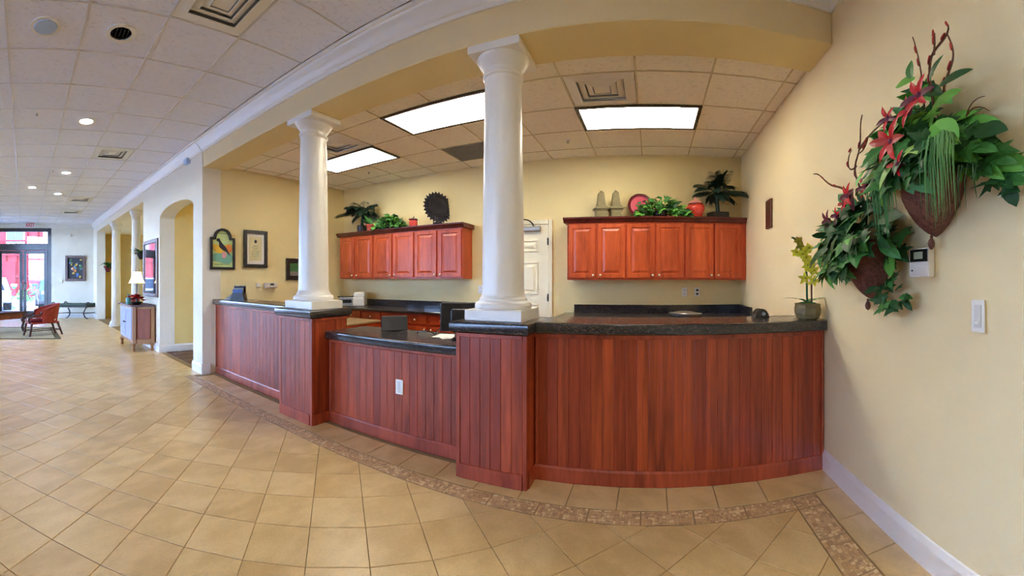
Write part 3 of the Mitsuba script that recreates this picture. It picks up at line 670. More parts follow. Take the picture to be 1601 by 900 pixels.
# ------------------------------------------------------------------ vents, sprinklers and small ceiling things
def vent(label, a0, a1, b0, b1, z, group):
    t = thing('ceiling_vent', label, 'vent', group)
    part(t, 'backing', cbox(a0 + .015, a1 - .015, b0 + .015, b1 - .015, z + .045, z + .055), 'vent_grey')
    def ring(i0, i1, zi, zo, name):
        o = [(a0 + i0, b0 + i0), (a1 - i0, b0 + i0), (a1 - i0, b1 - i0), (a0 + i0, b1 - i0)]
        n_ = [(a0 + i1, b0 + i1), (a1 - i1, b0 + i1), (a1 - i1, b1 - i1), (a0 + i1, b1 - i1)]
        v = [(x, y, zo) for x, y in o] + [(x, y, zi) for x, y in n_] + [(x, y, zo + .006) for x, y in o] + [(x, y, zi + .006) for x, y in n_]
        f = []
        for i in range(4):
            j = (i + 1) % 4
            for q in ([i, j, 4 + j, 4 + i], [8 + i, 12 + i, 12 + j, 8 + j], [i, 8 + i, 8 + j, j], [4 + i, 4 + j, 12 + j, 12 + i]): f += [[q[0], q[1], q[2]], [q[0], q[2], q[3]]]
        part(t, name, tri(v, f), 'white_satin')
    ring(.012, .104, z - .006, z + .004, 'frame')
    ring(.113, .168, z + .0, z + .02, 'louver')
    ring(.177, .226, z + .0, z + .02, 'louver')
    part(t, 'core', tri([(a0 + .235, b0 + .235, z + .006), (a1 - .235, b0 + .235, z + .006), (a1 - .235, b1 - .235, z + .006), (a0 + .235, b1 - .235, z + .006), ((a0 + a1) / 2, (b0 + b1) / 2, z + .04)],
         [[0, 2, 1], [0, 3, 2], [0, 1, 4], [1, 2, 4], [2, 3, 4], [3, 0, 4]]), 'white_satin')
for k, v_ in enumerate(VENTS):
    vent(['large square ceiling vent at the top of the photo beside the soffit', 'square ceiling vent beyond the first lit lobby downlight', 'small square ceiling vent far down the hall', 'farthest dark ceiling vent close to the entrance'][k], *v_, Z_LOB, 'square lobby ceiling vents')
vent('square ceiling vent in front of the office light right of the nearer column', *OVENT[0], Z_OFF, 'square office ceiling vents')
vent('square ceiling vent right beside the farther column', *OVENT[1], Z_OFF, 'square office ceiling vents')
a0, a1, b0, b1 = OVENT[2]
t = thing('return_grille', 'grey return air grille in the office ceiling left of the nearer column', 'vent')
part(t, 'frame', [cbox(a0 + .012, a1 - .012, b0 + .012, b0 + .04, Z_OFF - .004, Z_OFF + .01), cbox(a0 + .012, a1 - .012, b1 - .04, b1 - .012, Z_OFF - .004, Z_OFF + .01), cbox(a0 + .012, a0 + .04, b0 + .04, b1 - .04, Z_OFF - .004, Z_OFF + .01), cbox(a1 - .04, a1 - .012, b0 + .04, b1 - .04, Z_OFF - .004, Z_OFF + .01)], 'grey_grille')
for i in range(14): part(t, 'slat', cbox(a0 + .041, a1 - .041, b0 + .055 + i * .037, b0 + .078 + i * .037, Z_OFF, Z_OFF + .008), 'grey_grille')
part(t, 'backing', cbox(a0 + .02, a1 - .02, b0 + .02, b1 - .02, Z_OFF + .06, Z_OFF + .07), 'dark_void')
def sprinkler(label, a, b, z):
    t = thing('sprinkler', label, 'sprinkler', 'ceiling sprinklers')
    part(t, 'plate', lathe([(.032, -.002), (.034, .004)], a, b, z, 14), 'white_satin')
    part(t, 'head', lathe([(.008, -.03), (.012, -.026), (.018, -.022), (.006, -.016), (.012, -.004)], a, b, z, 10), 'grey_metal')
sprinkler('small sprinkler in the lobby ceiling near the first lit downlight', -4.8, .15, Z_LOB)
sprinkler('small sprinkler in the lobby ceiling beside the second lit downlight', -7.3, .52, Z_LOB)
sprinkler('small sprinkler in the office ceiling right of the nearer column', -1.0, 4.66, Z_OFF)
sprinkler('small sprinkler in the office ceiling behind the light by the farther column', -4.0, 4.66, Z_OFF)
t = thing('ceiling_speaker', 'round bluish ceiling speaker beside the unlit can light', 'speaker')
part(t, 'ring', trimesh.creation.annulus(.095, .118, .012, sections=28).apply_translation([SPEAK[0], SPEAK[1], Z_LOB]), 'white_satin')
part(t, 'grille', lathe([(.09, -.012), (.096, -.004), (.096, .004)], SPEAK[0], SPEAK[1], Z_LOB, 28), 'speaker_blue')
solo('wall_box', 'small pale blue box under the crown moulding near the arch', 'wall device', cbox(-5.74, -5.62, FACE - .07, FACE - .001, 3.15, 3.235, .01), 'speaker_blue')
fp = struct('floor_002', 'brown plank floor of the passage behind the arch', cbox(-7.05, -5.52, FACE + .14, 4.6, 0, .004), 'wood_dark')
for k in range(10): part(fp, 'plank', cbox(-7.04 + .151 * k, -6.892 + .151 * k, FACE + .142, 4.59, .004, .010, .001), 'frame_brown' if k % 2 else 'wood_dark')

# ------------------------------------------------------------------ wall things in the office
def picture_left(name, label, cat_, b0, b1, z0, z1, wf, dep=.03, arch=0.0, fm='black_frame'):
    """A frame on the office end wall (faces the counter): returns its key and a maker of flat pieces on its sheet."""
    t = thing(name, label, cat_)
    def outline(i):
        p = [(b0 + i, z0 + i), (b1 - i, z0 + i), (b1 - i, z1 - i)]
        if arch:
            w = (b1 - b0) / 2; sh = w * .28; c = (b0 + b1) / 2; r = w - sh
            p += [(c + (r - i) * math.cos(x), z1 - i * .9 + (arch - .1 * i) * math.sin(x)) for x in np.linspace(0.0, math.pi, 15)]
        return Polygon(p + [(b0 + i, z1 - i)]).buffer(0)
    def sheet(poly, x0, x1):
        m = trimesh.util.concatenate([trimesh.creation.extrude_polygon(q, x1 - x0, engine='earcut') for q in getattr(poly, 'geoms', [poly])])
        m.vertices = np.c_[WALL_L + x0 + m.vertices[:, 2], m.vertices[:, 0], m.vertices[:, 1]]
        return tri(m.vertices, m.faces)
    part(t, 'frame', sheet(outline(0).difference(outline(wf)), .001, dep), fm)
    def flat(nm, poly, m, lift=0.0, lab=None): return part(t, nm, sheet(poly, .004 + lift, .010 + lift), m, label=lab)
    flat('sheet', outline(wf * .9), 'art_sky' if arch else 'art_white')
    return t, flat
t, fl_ = picture_left('picture', 'arch-topped black frame with a painted dark bird on a pale green ground', 'picture', 2.60, 3.01, 1.515, 1.985, .034, arch=.135)
def blob(pts): return Polygon(spline(pts + [pts[0]], 30)[:-1]).buffer(0)
B0, Z0 = 2.60, 1.515
def uv(pts): return [(B0 + .41 * x, Z0 + .60 * y) for x, y in pts]
fl_('print', blob(uv([(.12, .5), (.3, .40), (.6, .42), (.88, .55), (.86, .62), (.5, .58), (.14, .62)])), 'art_gold', .0015)
fl_('print', blob(uv([(.11, .2), (.5, .16), (.88, .2), (.88, .36), (.5, .40), (.11, .36)])), 'art_teal', .0018)
fl_('print', blob(uv([(.62, .52), (.88, .46), (.88, .56), (.7, .60)])), 'art_orange', .0025)
fl_('print', blob(uv([(.48, .30), (.58, .28), (.66, .34), (.62, .42), (.54, .44), (.47, .38)])), 'art_pink', .003)
fl_('print', blob(uv([(.26, .74), (.36, .76), (.42, .70), (.52, .62), (.66, .52), (.80, .34), (.68, .42), (.54, .47), (.42, .52), (.36, .60), (.34, .68), (.26, .70)])), 'art_dark', .0035, 'dark bird')
fl_('print', shapely.union_all([sbox(*uv([(.18, .12)])[0], *uv([(.8, .135)])[0]), sbox(*uv([(.3, .875)])[0], *uv([(.7, .89)])[0])]), 'art_olive', .002)
t, fl_ = picture_left('certificate', 'black framed certificate with a white mat beside the bird picture', 'certificate', 3.17, 3.60, 1.55, 2.125, .052)
fl_('document', sbox(3.268, 1.655, 3.502, 2.03), 'art_parchment', .0015)
fl_('seal', blob([(3.385 + .022 * math.cos(x), 1.955 + .028 * math.sin(x)) for x in np.linspace(0, 5.5, 8)]), 'art_dark', .003)
fl_('print', shapely.union_all([sbox(3.385 - w_, z_, 3.385 + w_, z_ + .006) for w_, z_ in ((.05, 1.885), (.06, 1.855), (.045, 1.83), (.075, 1.80), (.08, 1.775), (.07, 1.75), (.075, 1.725), (.04, 1.69))]), 'art_olive', .003)
t, fl_ = picture_left('picture', 'small dark frame with a green picture half hidden by the farther column', 'picture', 3.98, 4.36, 1.36, 1.715, .07)
fl_('print', sbox(4.04, 1.50, 4.30, 1.66), 'art_green', .0015)
fl_('print', sbox(4.04, 1.42, 4.30, 1.50), 'tray_grey', .002)
t = thing('wall_device', 'beige wall device with a small side plate under the certificate', 'wall device')
part(t, 'body', cbox(WALL_L + .001, WALL_L + .07, 3.55, 3.76, 1.235, 1.32, .012), 'printer_white')
part(t, 'screen', cbox(WALL_L + .071, WALL_L + .074, 3.62, 3.69, 1.28, 1.305), 'black_plastic')
part(t, 'side_plate', cbox(WALL_L + .001, WALL_L + .02, 3.40, 3.48, 1.25, 1.31, .004), 'printer_white')
# on the basket wall
t = thing('wall_plaque', 'dark brown plaque on the office part of the right wall', 'plaque')
part(t, 'board', cbox(WALL_R - .02, WALL_R - .001, 3.87, 4.06, 1.90, 2.19, .004), 'frame_brown')
part(t, 'face', cbox(WALL_R - .023, WALL_R - .0205, 3.885, 4.045, 1.915, 2.175), 'wood_dark')
t = thing('thermostat', 'white thermostat with a dark display below the larger flower basket', 'thermostat')
part(t, 'body', cbox(WALL_R - .034, WALL_R - .001, 1.408, 1.556, 1.378, 1.513, .006), 'white_satin')
part(t, 'display', cbox(WALL_R - .038, WALL_R - .0345, 1.418, 1.546, 1.450, 1.507), 'black_plastic')
part(t, 'screen', cbox(WALL_R - .0395, WALL_R - .0382, 1.448, 1.516, 1.462, 1.496), 'lcd_grey')
part(t, 'button', cbox(WALL_R - .037, WALL_R - .0345, 1.528, 1.536, 1.405, 1.412), 'black_plastic')
t = thing('light_switch', 'white dimmer switch on the cream wall right of the thermostat', 'light switch')
part(t, 'plate', cbox(WALL_R - .008, WALL_R - .001, 1.088, 1.165, 1.150, 1.282, .003), 'white_satin')
part(t, 'slider', cbox(WALL_R - .011, WALL_R - .0085, 1.108, 1.145, 1.168, 1.262), 'switch_grey')
part(t, 'knob', cbox(WALL_R - .016, WALL_R - .0115, 1.114, 1.139, 1.182, 1.196, .002), 'white_satin')

def back_yaw(a):
    d = plan([[a + .05, 5.1, 0]])[0] - plan([[a - .05, 5.1, 0]])[0]
    return math.degrees(math.atan2(d[1], d[0]))

# ------------------------------------------------------------------ plants: leaves, fronds, twigs
def unit(v): v = np.asarray(v, float); return v / (np.linalg.norm(v) + 1e-12)
def blade(p0, d, nrm, L, W, bend=0.3, fold=0.18, n=5, prof=None):
    """A lance-shaped leaf from p0 along d, drooping against nrm."""
    d = unit(d); nrm = unit(np.asarray(nrm) - d * np.dot(nrm, d)); s = np.cross(d, nrm)
    v, f = [], []
    for i in range(n + 1):
        t = i / n
        w = W / 2 * (math.sin(math.pi * min(1, t * .94 + .06)) ** .8 if prof is None else prof(t))
        c = np.asarray(p0) + d * L * (t - .12 * bend * t * t) - nrm * L * bend * t * t
        v += [c - s * w + nrm * w * fold, c, c + s * w + nrm * w * fold]
    for i in range(n):
        k = i * 3
        for a in (0, 1): f += [[k + a, k + a + 1, k + a + 4], [k + a, k + a + 4, k + a + 3]]
    return trimesh.Trimesh(v, f, process=False)
IVY = [(0, 0), (.22, -.16), (.46, -.05), (.34, .16), (.52, .36), (.24, .44), (0, 1.0), (-.24, .44), (-.52, .36), (-.34, .16), (-.46, -.05), (-.22, -.16)]
def ivy_leaf(p0, d, nrm, L, cup=.12):
    d = unit(d); nrm = unit(np.asarray(nrm) - d * np.dot(nrm, d)); s = np.cross(d, nrm)
    v = [np.asarray(p0) + d * L * .3 + nrm * L * .05]
    for x, y in IVY: v.append(np.asarray(p0) + s * x * L + d * y * L - nrm * L * cup * (x * x * 2 + y * y))
    k = len(IVY)
    return trimesh.Trimesh(v, [[0, 1 + i, 1 + (i + 1) % k] for i in range(k)], process=False)
def strip_blade(pts, W):
    """A narrow grass blade along points."""
    p = np.asarray(pts, float); v, f = [], []
    for i, c in enumerate(p):
        d = unit(p[min(i + 1, len(p) - 1)] - p[max(i - 1, 0)]); s = unit(np.cross(d, [-.7, -.7, .2])); w = W / 2 * (1 - (i / (len(p) - 1)) ** 3 * .9)
        v += [c - s * w, c + s * w]
    for i in range(len(p) - 1): f += [[2 * i, 2 * i + 1, 2 * i + 3], [2 * i, 2 * i + 3, 2 * i + 2]]
    return trimesh.Trimesh(v, f, process=False)
def frond(p0, az, el, L, droop, leaflets=11, ll=.16, w=.018):
    """A palm frond: a thin midrib with narrow leaflets on both sides."""
    h = np.array([math.cos(az), math.sin(az), 0.0]); pts = []
    for i in range(10):
        t = i / 9
        pts.append(np.asarray(p0) + h * L * t * math.cos(el) + np.array([0, 0, 1]) * L * (t * math.sin(el) - droop * t * t))
    ms = [tube(pts, np.linspace(.006, .002, 10), 5)]
    s = np.array([-h[1], h[0], 0])
    for i in range(leaflets):
        t = .18 + .8 * i / (leaflets - 1); k = t * 9; a = int(min(k, 8)); c = pts[a] * (1 - (k - a)) + pts[a + 1] * (k - a)
        dd = unit(pts[a + 1] - pts[a]); l = ll * (1 - .55 * abs(t - .4) * 1.4)
        for q in (-1, 1): ms.append(blade(c, dd * .75 + s * q * .75 + [0, 0, -.25], [0, 0, 1], l, w, .25, .1, 3))
    return ms
def palm(label, a, b, z, trunk, n, L, seed, potm, pot, lean=0.0, cat_='plant', els=(.1, 1.1), drs=(.35, .75)):
    r = random.Random(seed); M = frame(a, b, z, back_yaw(a))
    t = thing('potted_palm', label, cat_)
    part(t, 'pot', pot, potm, 30, M=M)
    top = np.array([lean, 0, trunk])
    part(t, 'trunk', tube(spline([(0, 0, .06), (lean * .3, 0, trunk * .5), tuple(top)], 8), np.linspace(.026, .018, 8), 8), 'twig' if trunk < 0 else 'palm_dark', 50, M=M)
    for k in range(n):
        m = cat(frond(top, 2 * math.pi * k / n + r.uniform(-.2, .2), r.uniform(*els), L * r.uniform(.8, 1.1), r.uniform(*drs), 15, .17, .022))
        v = np.array(m.vertices); v[:, 1] = np.where(v[:, 1] > 0, v[:, 1] * .3, v[:, 1] * .8); v[:, 0] = np.clip(v[:, 0], -.6, .31); m.vertices = v
        part(t, 'frond', m, 'palm_dark', M=M)
    return t
palm('dark little palm tree in a black square pot at the right end of the cornice', .85, 5.14, ZR, .33, 22, .38, 3, 'pot_black', bx(-.105, .105, -.075, .075, 0, .085, .008), lean=-.02, els=(.2, 1.4), drs=(.25, .6))
palm('dark arching palm in a black pot at the left end of the cornice', -4.55, 5.12, ZL, .33, 24, .46, 5, 'pot_black', lathe([(.06, 0), (.075, .02), (.08, .11), (.07, .12)], n=18), lean=.02, els=(.2, .9), drs=(.3, .6))
def ivy_bush(label, a, b, z, w, h, n, seed, mats):
    """A low spreading plant: a shallow bowl of many small leaves."""
    r = random.Random(seed); M = frame(a, b, z, back_yaw(a))
    t = thing('ivy_plant', label, 'plant')
    part(t, 'bowl', lathe([(.06, 0), (.09, .02), (.10, .07), (.092, .075)], n=18), 'pot_black', 40, M=M)
    for mi_, m in enumerate(mats):
        ms = []
        for k in range(n):
            x = r.uniform(-1, 1); y = r.uniform(-1, 1); zz = r.random()
            top = h * (1 - abs(x) ** 2.2) * (1 - .3 * y * y)
            p = np.array([x * w / 2, y * .11 - .03, max(.025, top * (.15 + .85 * zz))])
            ms.append(ivy_leaf(p, unit([x + r.uniform(-.6, .6), -.6 + r.uniform(-.5, .5), r.uniform(-.6, .5)]), [r.uniform(-.4, .4), -.8, .6], r.uniform(.06, .10)))
        k_ = part(t, 'foliage', ms, m, M=M); labels[k_] = {'kind': 'stuff'}
    part(t, 'stem', [tube([(0, 0, .05), (x * .5, -.03, h * .6), (x, -.05, h * .5)], .004, 5) for x in np.linspace(-w * .35, w * .35, 7)], 'twig', M=M)
ivy_bush('green ivy plant between the red plate and the red ginger jar', .09, 5.10, ZR, .66, .27, 80, 11, ['leaf_deep', 'leaf_green', 'leaf_bright'])
ivy_bush('green ivy plant left of the little red box on the left cornice', -3.88, 5.10, ZL, .62, .23, 70, 13, ['leaf_deep', 'leaf_green', 'leaf_bright'])

# ------------------------------------------------------------------ ornaments on the cabinets
def obelisk(label, a):
    t = thing('obelisk', label, 'obelisk', 'stone obelisks on the cornice'); M = frame(a, 5.14, ZR)
    sq = lambda r: [(-r, -r), (r, -r), (r, r), (-r, r)]
    part(t, 'base', [prism(sq(.062), 0, .10, 1, 'z', sq(.068)), prism(sq(.076), .101, .116, 1, 'z'), prism(sq(.092), .117, .135, 1, 'z'), prism(sq(.07), .136, .152, 1, 'z')], 'stone_grey', M=M)
    part(t, 'shaft', [prism(sq(.054), .153, .325, 1, 'z', sq(.034)), prism(sq(.034), .3255, .365, 1, 'z', sq(.004))], 'stone_grey', M=M)
obelisk('grey stone obelisk at the outer left end of the right cornice', -.665)
obelisk('grey stone obelisk between its twin and the red plate', -.475)
def leaning(z0, r_, tilt=12, yaw=0):
    R = trimesh.transformations.rotation_matrix
    return R(math.radians(yaw), [0, 0, 1]) @ trimesh.transformations.translation_matrix([0, 0, z0]) @ R(math.radians(90 - tilt), [1, 0, 0])
t = thing('decorative_plate', 'round red plate with a maroon rim leaning behind the ivy', 'plate')
M = frame(-.16, 5.22, ZR + .006) @ leaning(.165, 0)
part(t, 'rim', lathe([(.10, 0), (.135, .004), (.165, .016), (.165, .020), (.130, .012), (.10, .008)], n=36), 'plate_maroon', 40, M=M)
part(t, 'centre', lathe([(.08, .006), (.128, .0125), (.118, .0135), (.05, .010)], n=36), 'plate_pink', 40, M=M)
for x, y, m in ((-.04, .03, 'art_green'), (.03, .05, 'petal_dark'), (.045, -.02, 'jar_red'), (-.03, -.04, 'petal_dark')):
    part(t, 'motif', blade((x, y, .0145), (1, .4, 0), (0, 0, 1), .06, .03, 0, 0, 4), m, M=M)
t = thing('decorative_plate', 'dark navy sunburst plate with a spiky edge standing on the left cornice', 'plate')
M = frame(-3.07, 5.16, ZL + .03) @ leaning(.245, 0, 6, 38)
n_ = 26
star = [((.245 if i % 2 == 0 else .208) * math.cos(math.pi * i / n_), (.245 if i % 2 == 0 else .208) * math.sin(math.pi * i / n_)) for i in range(2 * n_)]
part(t, 'disc', [prism(star, 0, .012, 1, 'z'), lathe([(.16, .0125), (.15, .022), (.09, .016), (.02, .02)], n=32)], 'navy_plate', M=M)
for i in range(n_): part(t, 'ray', tube([(.15 * math.cos(2 * math.pi * i / n_), .15 * math.sin(2 * math.pi * i / n_), .014), (.225 * math.cos(2 * math.pi * i / n_), .225 * math.sin(2 * math.pi * i / n_), .014)], [.012, .004], 6), 'navy_plate', 50, M=M)
part(t, 'stand', [bx(-.10, .10, -.05, .05, 0, .016, .004), bx(-.07, .07, -.02, .0, .016, .055)], 'navy_plate', M=frame(-3.07, 5.16, ZL))
t = thing('ginger_jar', 'red ginger jar with a pink shoulder beside the little palm', 'jar'); M = frame(.55, 5.10, ZR)
part(t, 'body', lathe([(.065, 0), (.07, .006), (.095, .06), (.11, .115), (.105, .15), (.075, .175)], n=32), 'jar_red', 50, M=M)
part(t, 'lid', lathe([(.078, .176), (.082, .186), (.07, .205), (.045, .225), (.012, .236), (.012, .245), (.02, .255), (.012, .268), (.003, .272)], n=28), 'jar_pink', 50, M=M)
part(t, 'band', trimesh.creation.annulus(.079, .086, .012, sections=28).apply_translation([0, 0, .178]), 'plate_maroon', M=M)
for k in range(7): part(t, 'motif', blade((.098 * math.cos(k * .9), .098 * math.sin(k * .9), .05), (0, 0, 1), (math.cos(k * .9), math.sin(k * .9), 0.1), .07, .03, -.06, 0, 4), 'plate_pink' if k % 2 else 'jar_pink', M=M)
t = thing('trinket_box', 'little red box with a stem on its lid left of the sunburst plate', 'box'); M = frame(-3.46, 5.08, ZL)
part(t, 'body', rbox(-.058, .058, -.045, .045, 0, .105, .014), 'jar_red', 40, M=M)
part(t, 'lid', [rbox(-.062, .062, -.05, .05, .106, .13, .009), tube([(0, 0, .13), (.004, 0, .15), (.012, 0, .165)], .006, 6)], 'plate_maroon', 40, M=M)
t = thing('flower_pot', 'terracotta pot with dark leaves beside the arching palm', 'plant pot'); M = frame(-4.31, 5.08, ZL)
part(t, 'pot', lathe([(.055, 0), (.075, .085), (.085, .088), (.085, .11), (.07, .112)], n=20), 'pot_terracotta', 40, M=M)
r_ = random.Random(4)
for k in range(12): part(t, 'leaf', blade((0, 0, .10), (r_.uniform(-1, 1), r_.uniform(-.8, .6), r_.uniform(.5, 1.2)), (0, -.6, .8), r_.uniform(.14, .24), .05, .3), LEAF[r_.randint(0, 1)], M=M)

# ------------------------------------------------------------------ things on the counters
t = thing('orchid', 'yellow-green orchid in a mossy pot on the counter end by the wall', 'orchid'); M = frame(1.095, 2.68, 1.081)
part(t, 'pot', lathe([(.056, 0), (.064, .006), (.078, .04), (.08, .075), (.074, .10), (.078, .112), (.066, .114), (.06, .10)], n=8), 'pot_moss', M=M)
part(t, 'moss', lathe([(.064, .098), (.05, .118), (.02, .125)], n=14), 'leaf_deep', 50, M=M)
for k, (dx_, dy_, L_) in enumerate([(-.9, -.3, .13), (-1, .2, .16), (.9, -.2, .15), (.5, -.7, .11), (.8, .5, .12)]):
    part(t, 'leaf', blade((0, 0, .115), (dx_, dy_, .75), (-dx_ * .4, -dy_ * .4, 1), L_, .026, .45), LEAF[0 if k % 2 else 1], M=M)
part(t, 'stake', tube([(.03, 0, .11), (.028, 0, .43)], .005, 6), 'twig', M=M)
st = spline([(0, 0, .11), (-.005, 0, .3), (-.02, 0, .42), (-.06, -.01, .51), (-.11, -.03, .575), (-.14, -.04, .585)], 24)
part(t, 'stem', tube(st, .0065, 6), 'leaf_deep', 50, M=M)
r_ = random.Random(9)
for k in range(13):
    q = st[9 + int(k * 14 / 13)] + np.array([(-1) ** k * r_.uniform(.012, .042), r_.uniform(-.05, .0), r_.uniform(-.05, .02)])
    o = [blade(q, (math.cos(x + .3 * k), -.25, math.sin(x + .3 * k)), (0, -1, .1), r_.uniform(.045, .055) * (1 - .025 * k), .025, .3, .15, 4) for x in np.arange(5) * 2 * math.pi / 5]
    f_ = part(t, 'flower', o, 'petal_yellow' if k < 11 else 'petal_olive', M=M)
    part(f_, 'lip', lathe([(.004, 0), (.009, .006), (.004, .014)], n=6).apply_translation(q + [0, -.008, -.004]), 'petal_olive', M=M)
t = thing('desk_gadget', 'small glossy black rounded desk gadget on the high counter left of the orchid', 'desk gadget'); M = frame(.795, 2.88, 1.081)
hp = [(.052 * math.cos(x) * (1.0 if x < 1.6 else .95), .068 * math.sin(x)) for x in np.linspace(0, math.pi, 16)]
part(t, 'body', prism(hp, -.025, .025, 1, 'b'), 'black_gloss', 40, M=M)
part(t, 'roll', tube([(.01, -.028, .03), (.01, .028, .03)], .014, 16), 'printer_grey', 40, M=M)
t = thing('brochure_holder', 'black upright brochure holder on the far counter under the bird picture', 'brochure holder'); M = frame(-4.72, 2.80, 1.081, 10)
part(t, 'holder', [prism([(-.09, 0), (.09, 0), (.075, .10), (-.055, .10)], -.05, .05, 1, 'b'), bx(-.07, .07, .035, .05, .10, .2)], 'black_plastic', M=M)
for k in range(3): part(t, 'brochure', bx(-.06, .06, -.03 + .022 * k, -.018 + .022 * k, .1005, .15 + .02 * k), ['art_blue', 'tray_grey', 'art_dark'][k], M=M)
t = thing('card_stand', 'slanted grey card stand behind the brochure holder on the far counter', 'card stand'); M = frame(-4.98, 2.84, 1.081, 10)
part(t, 'card', prism([(-.08, 0), (.07, 0), (.075, .12)], -.03, .03, 1, 'b'), 'tray_grey', M=M)
# lower counter
t = thing('computer_monitor', 'black computer monitor seen from behind beside the nearer pedestal', 'monitor'); M = frame(-1.475, 2.99, .876)
part(t, 'back', [rbox(-.24, .20, -.02, .02, .06, .30, .012), rbox(-.15, .11, -.06, -.015, .10, .25, .02)], 'black_plastic', 30, M=M)
part(t, 'stand', [bx(-.05, .03, -.045, -.01, .012, .12), rbox(-.13, .10, -.11, .06, 0, .014, .006)], 'black_plastic', M=M)
part(t, 'connector_panel', bx(-.05, .04, -.066, -.0605, .13, .16), 'printer_grey', M=M)
t = thing('tilted_screen', 'black tilted screen seen from behind at the left of the lower counter', 'screen'); M = frame(-2.27, 3.02, .876) @ trimesh.transformations.rotation_matrix(math.radians(20), [0, 0, 1])
part(t, 'screen', rbox(-.12, .12, -.008, .008, 0, .15, .007).apply_transform(trimesh.transformations.rotation_matrix(math.radians(-24), [1, 0, 0])).apply_translation([0, 0, .004]), 'black_plastic', M=M)
part(t, 'foot', [bx(-.05, .05, -.0, .11, 0, .008), bx(-.02, .02, .07, .085, .008, .085)], 'black_plastic', M=M)
for k, (a_, b_, y_) in enumerate([(-1.66, 2.96, 20), (-1.74, 3.02, -12)]):
    solo('paper', ['white sheet of paper lying by the black monitor', 'white sheet of paper farther from the black monitor on the lower counter'][k], 'paper', bx(-.07, .07, -.10, .10, 0, .002), 'paper', M=frame(a_, b_, .876 + .0001, y_), group='papers on the lower counter')
for k, pts in enumerate([[(-1.62, 3.06, .882), (-1.66, 3.0, .93), (-1.74, 2.97, .94), (-1.80, 2.99, .882)], [(-1.84, 3.04, .882), (-1.88, 3.0, .905), (-1.95, 2.98, .905), (-2.0, 3.0, .882)]]):
    solo('cable', ['thin black cable looping up beside the papers on the lower counter', 'thin black cable looping low between the tilted screen and the papers'][k], 'cable', tube(spline(pts, 18), .005, 6), 'black_plastic', 50, group='cables on the lower counter')
t = thing('desk_phone', 'white and black desk phone on the tan side desk behind the farther column', 'phone'); M = frame(-3.95, 3.93, .766, 0)
part(t, 'base', prism([(-.09, 0), (.09, 0), (.09, .03), (-.09, .06)], -.10, .10, 1, 'b'), 'black_plastic', M=M)
part(t, 'handset', rbox(-.085, -.03, -.10, .10, .062, .10, .015), 'white_satin', 40, M=M)
# back worktops
t = thing('printer', 'white desktop printer with a grey front on the left worktop', 'printer'); M = frame(-4.62, 4.98, .9205, 12)
part(t, 'body', [rbox(-.20, .20, -.16, .16, 0, .15, .02), rbox(.02, .20, -.14, .16, .14, .235, .03)], 'printer_white', 40, M=M)
part(t, 'front', bx(-.19, .02, -.172, -.158, .015, .145, .004), 'printer_grey', M=M)
part(t, 'slot', bx(-.17, 0, -.176, -.1725, .06, .115), 'black_plastic', M=M)
part(t, 'paper_tray', bx(-.24, .01, -.06, .12, .1505, .163), 'black_plastic', M=M)
t = thing('tray', 'grey oval serving tray on the worktop right of the door', 'tray'); M = frame(.40, 4.86, .9205)
part(t, 'dish', lathe([(.13, 0), (.16, .01), (.185, .035), (.19, .038), (.178, .034), (.15, .012)], n=32), 'tray_grey', 40, M=M)
part(t, 'cover', lathe([(.15, .014), (.13, .045), (.08, .06), (.02, .064)], n=28), 'grey_metal', 40, M=M)

# ------------------------------------------------------------------ hanging flower baskets
def wallpt(b, z, e): return plan([[WALL_R - e, b, z]])[0]
def wall_axes(b):
    t_ = wallpt(b + .05, 0, 0) - wallpt(b - .05, 0, 0); t_ /= np.linalg.norm(t_)
    n_ = np.array([-t_[1], t_[0], 0]); n_ = n_ if n_[0] < 0 else -n_
    return t_, n_
def basket(t, bc, ztop, half, h, bulge, seed):
    """A woven half-cone that hangs against the wall; ends in a drop finial."""
    nu, nv = 30, 18; v, f = [], []
    for j in range(nv + 1):
        s = j / nv; w = half * (1 - s ** 2.2) ** .75 if s < 1 else 0
        for i in range(nu + 1):
            x = math.pi * i / nu
            wob = 1 + .018 * math.sin(j * 2.2 + i * math.pi) + (.03 if (i + j) % 2 else 0)
            v.append((WALL_R - .002 - bulge * (w / half) * math.sin(x) * wob, bc + w * math.cos(x) * (1 + .02 * ((i + j) % 2)), ztop - h * s))
    for j in range(nv):
        for i in range(nu):
            k = j * (nu + 1) + i
            f += [[k, k + 1, k + nu + 2], [k, k + nu + 2, k + nu + 1]]
    part(t, 'basket', trimesh.Trimesh(v, f, process=False), 'wicker', 40)
    part(t, 'rim', tube([(WALL_R - .004 - bulge * math.sin(x), bc + half * math.cos(x), ztop) for x in np.linspace(0, math.pi, 24)], .014, 8), 'wicker', 50)
    part(t, 'soil', tri([(WALL_R - .004, bc - half * .97, ztop - .01), (WALL_R - .004, bc + half * .97, ztop - .01)] + [(WALL_R - .004 - bulge * .97 * math.sin(x), bc + half * .97 * math.cos(x), ztop - .01) for x in np.linspace(.1, math.pi - .1, 12)],
         [[0, 1, 2]] + [[0, 2 + i, 3 + i] for i in range(11)]), 'pot_moss')
    part(t, 'finial', lathe([(.004, 0), (.014, .012), (.017, .028), (.012, .044), (.005, .052), (.009, .058), (.004, .066)], WALL_R - .03, bc, ztop - h - .058, 12), 'wicker', 50)
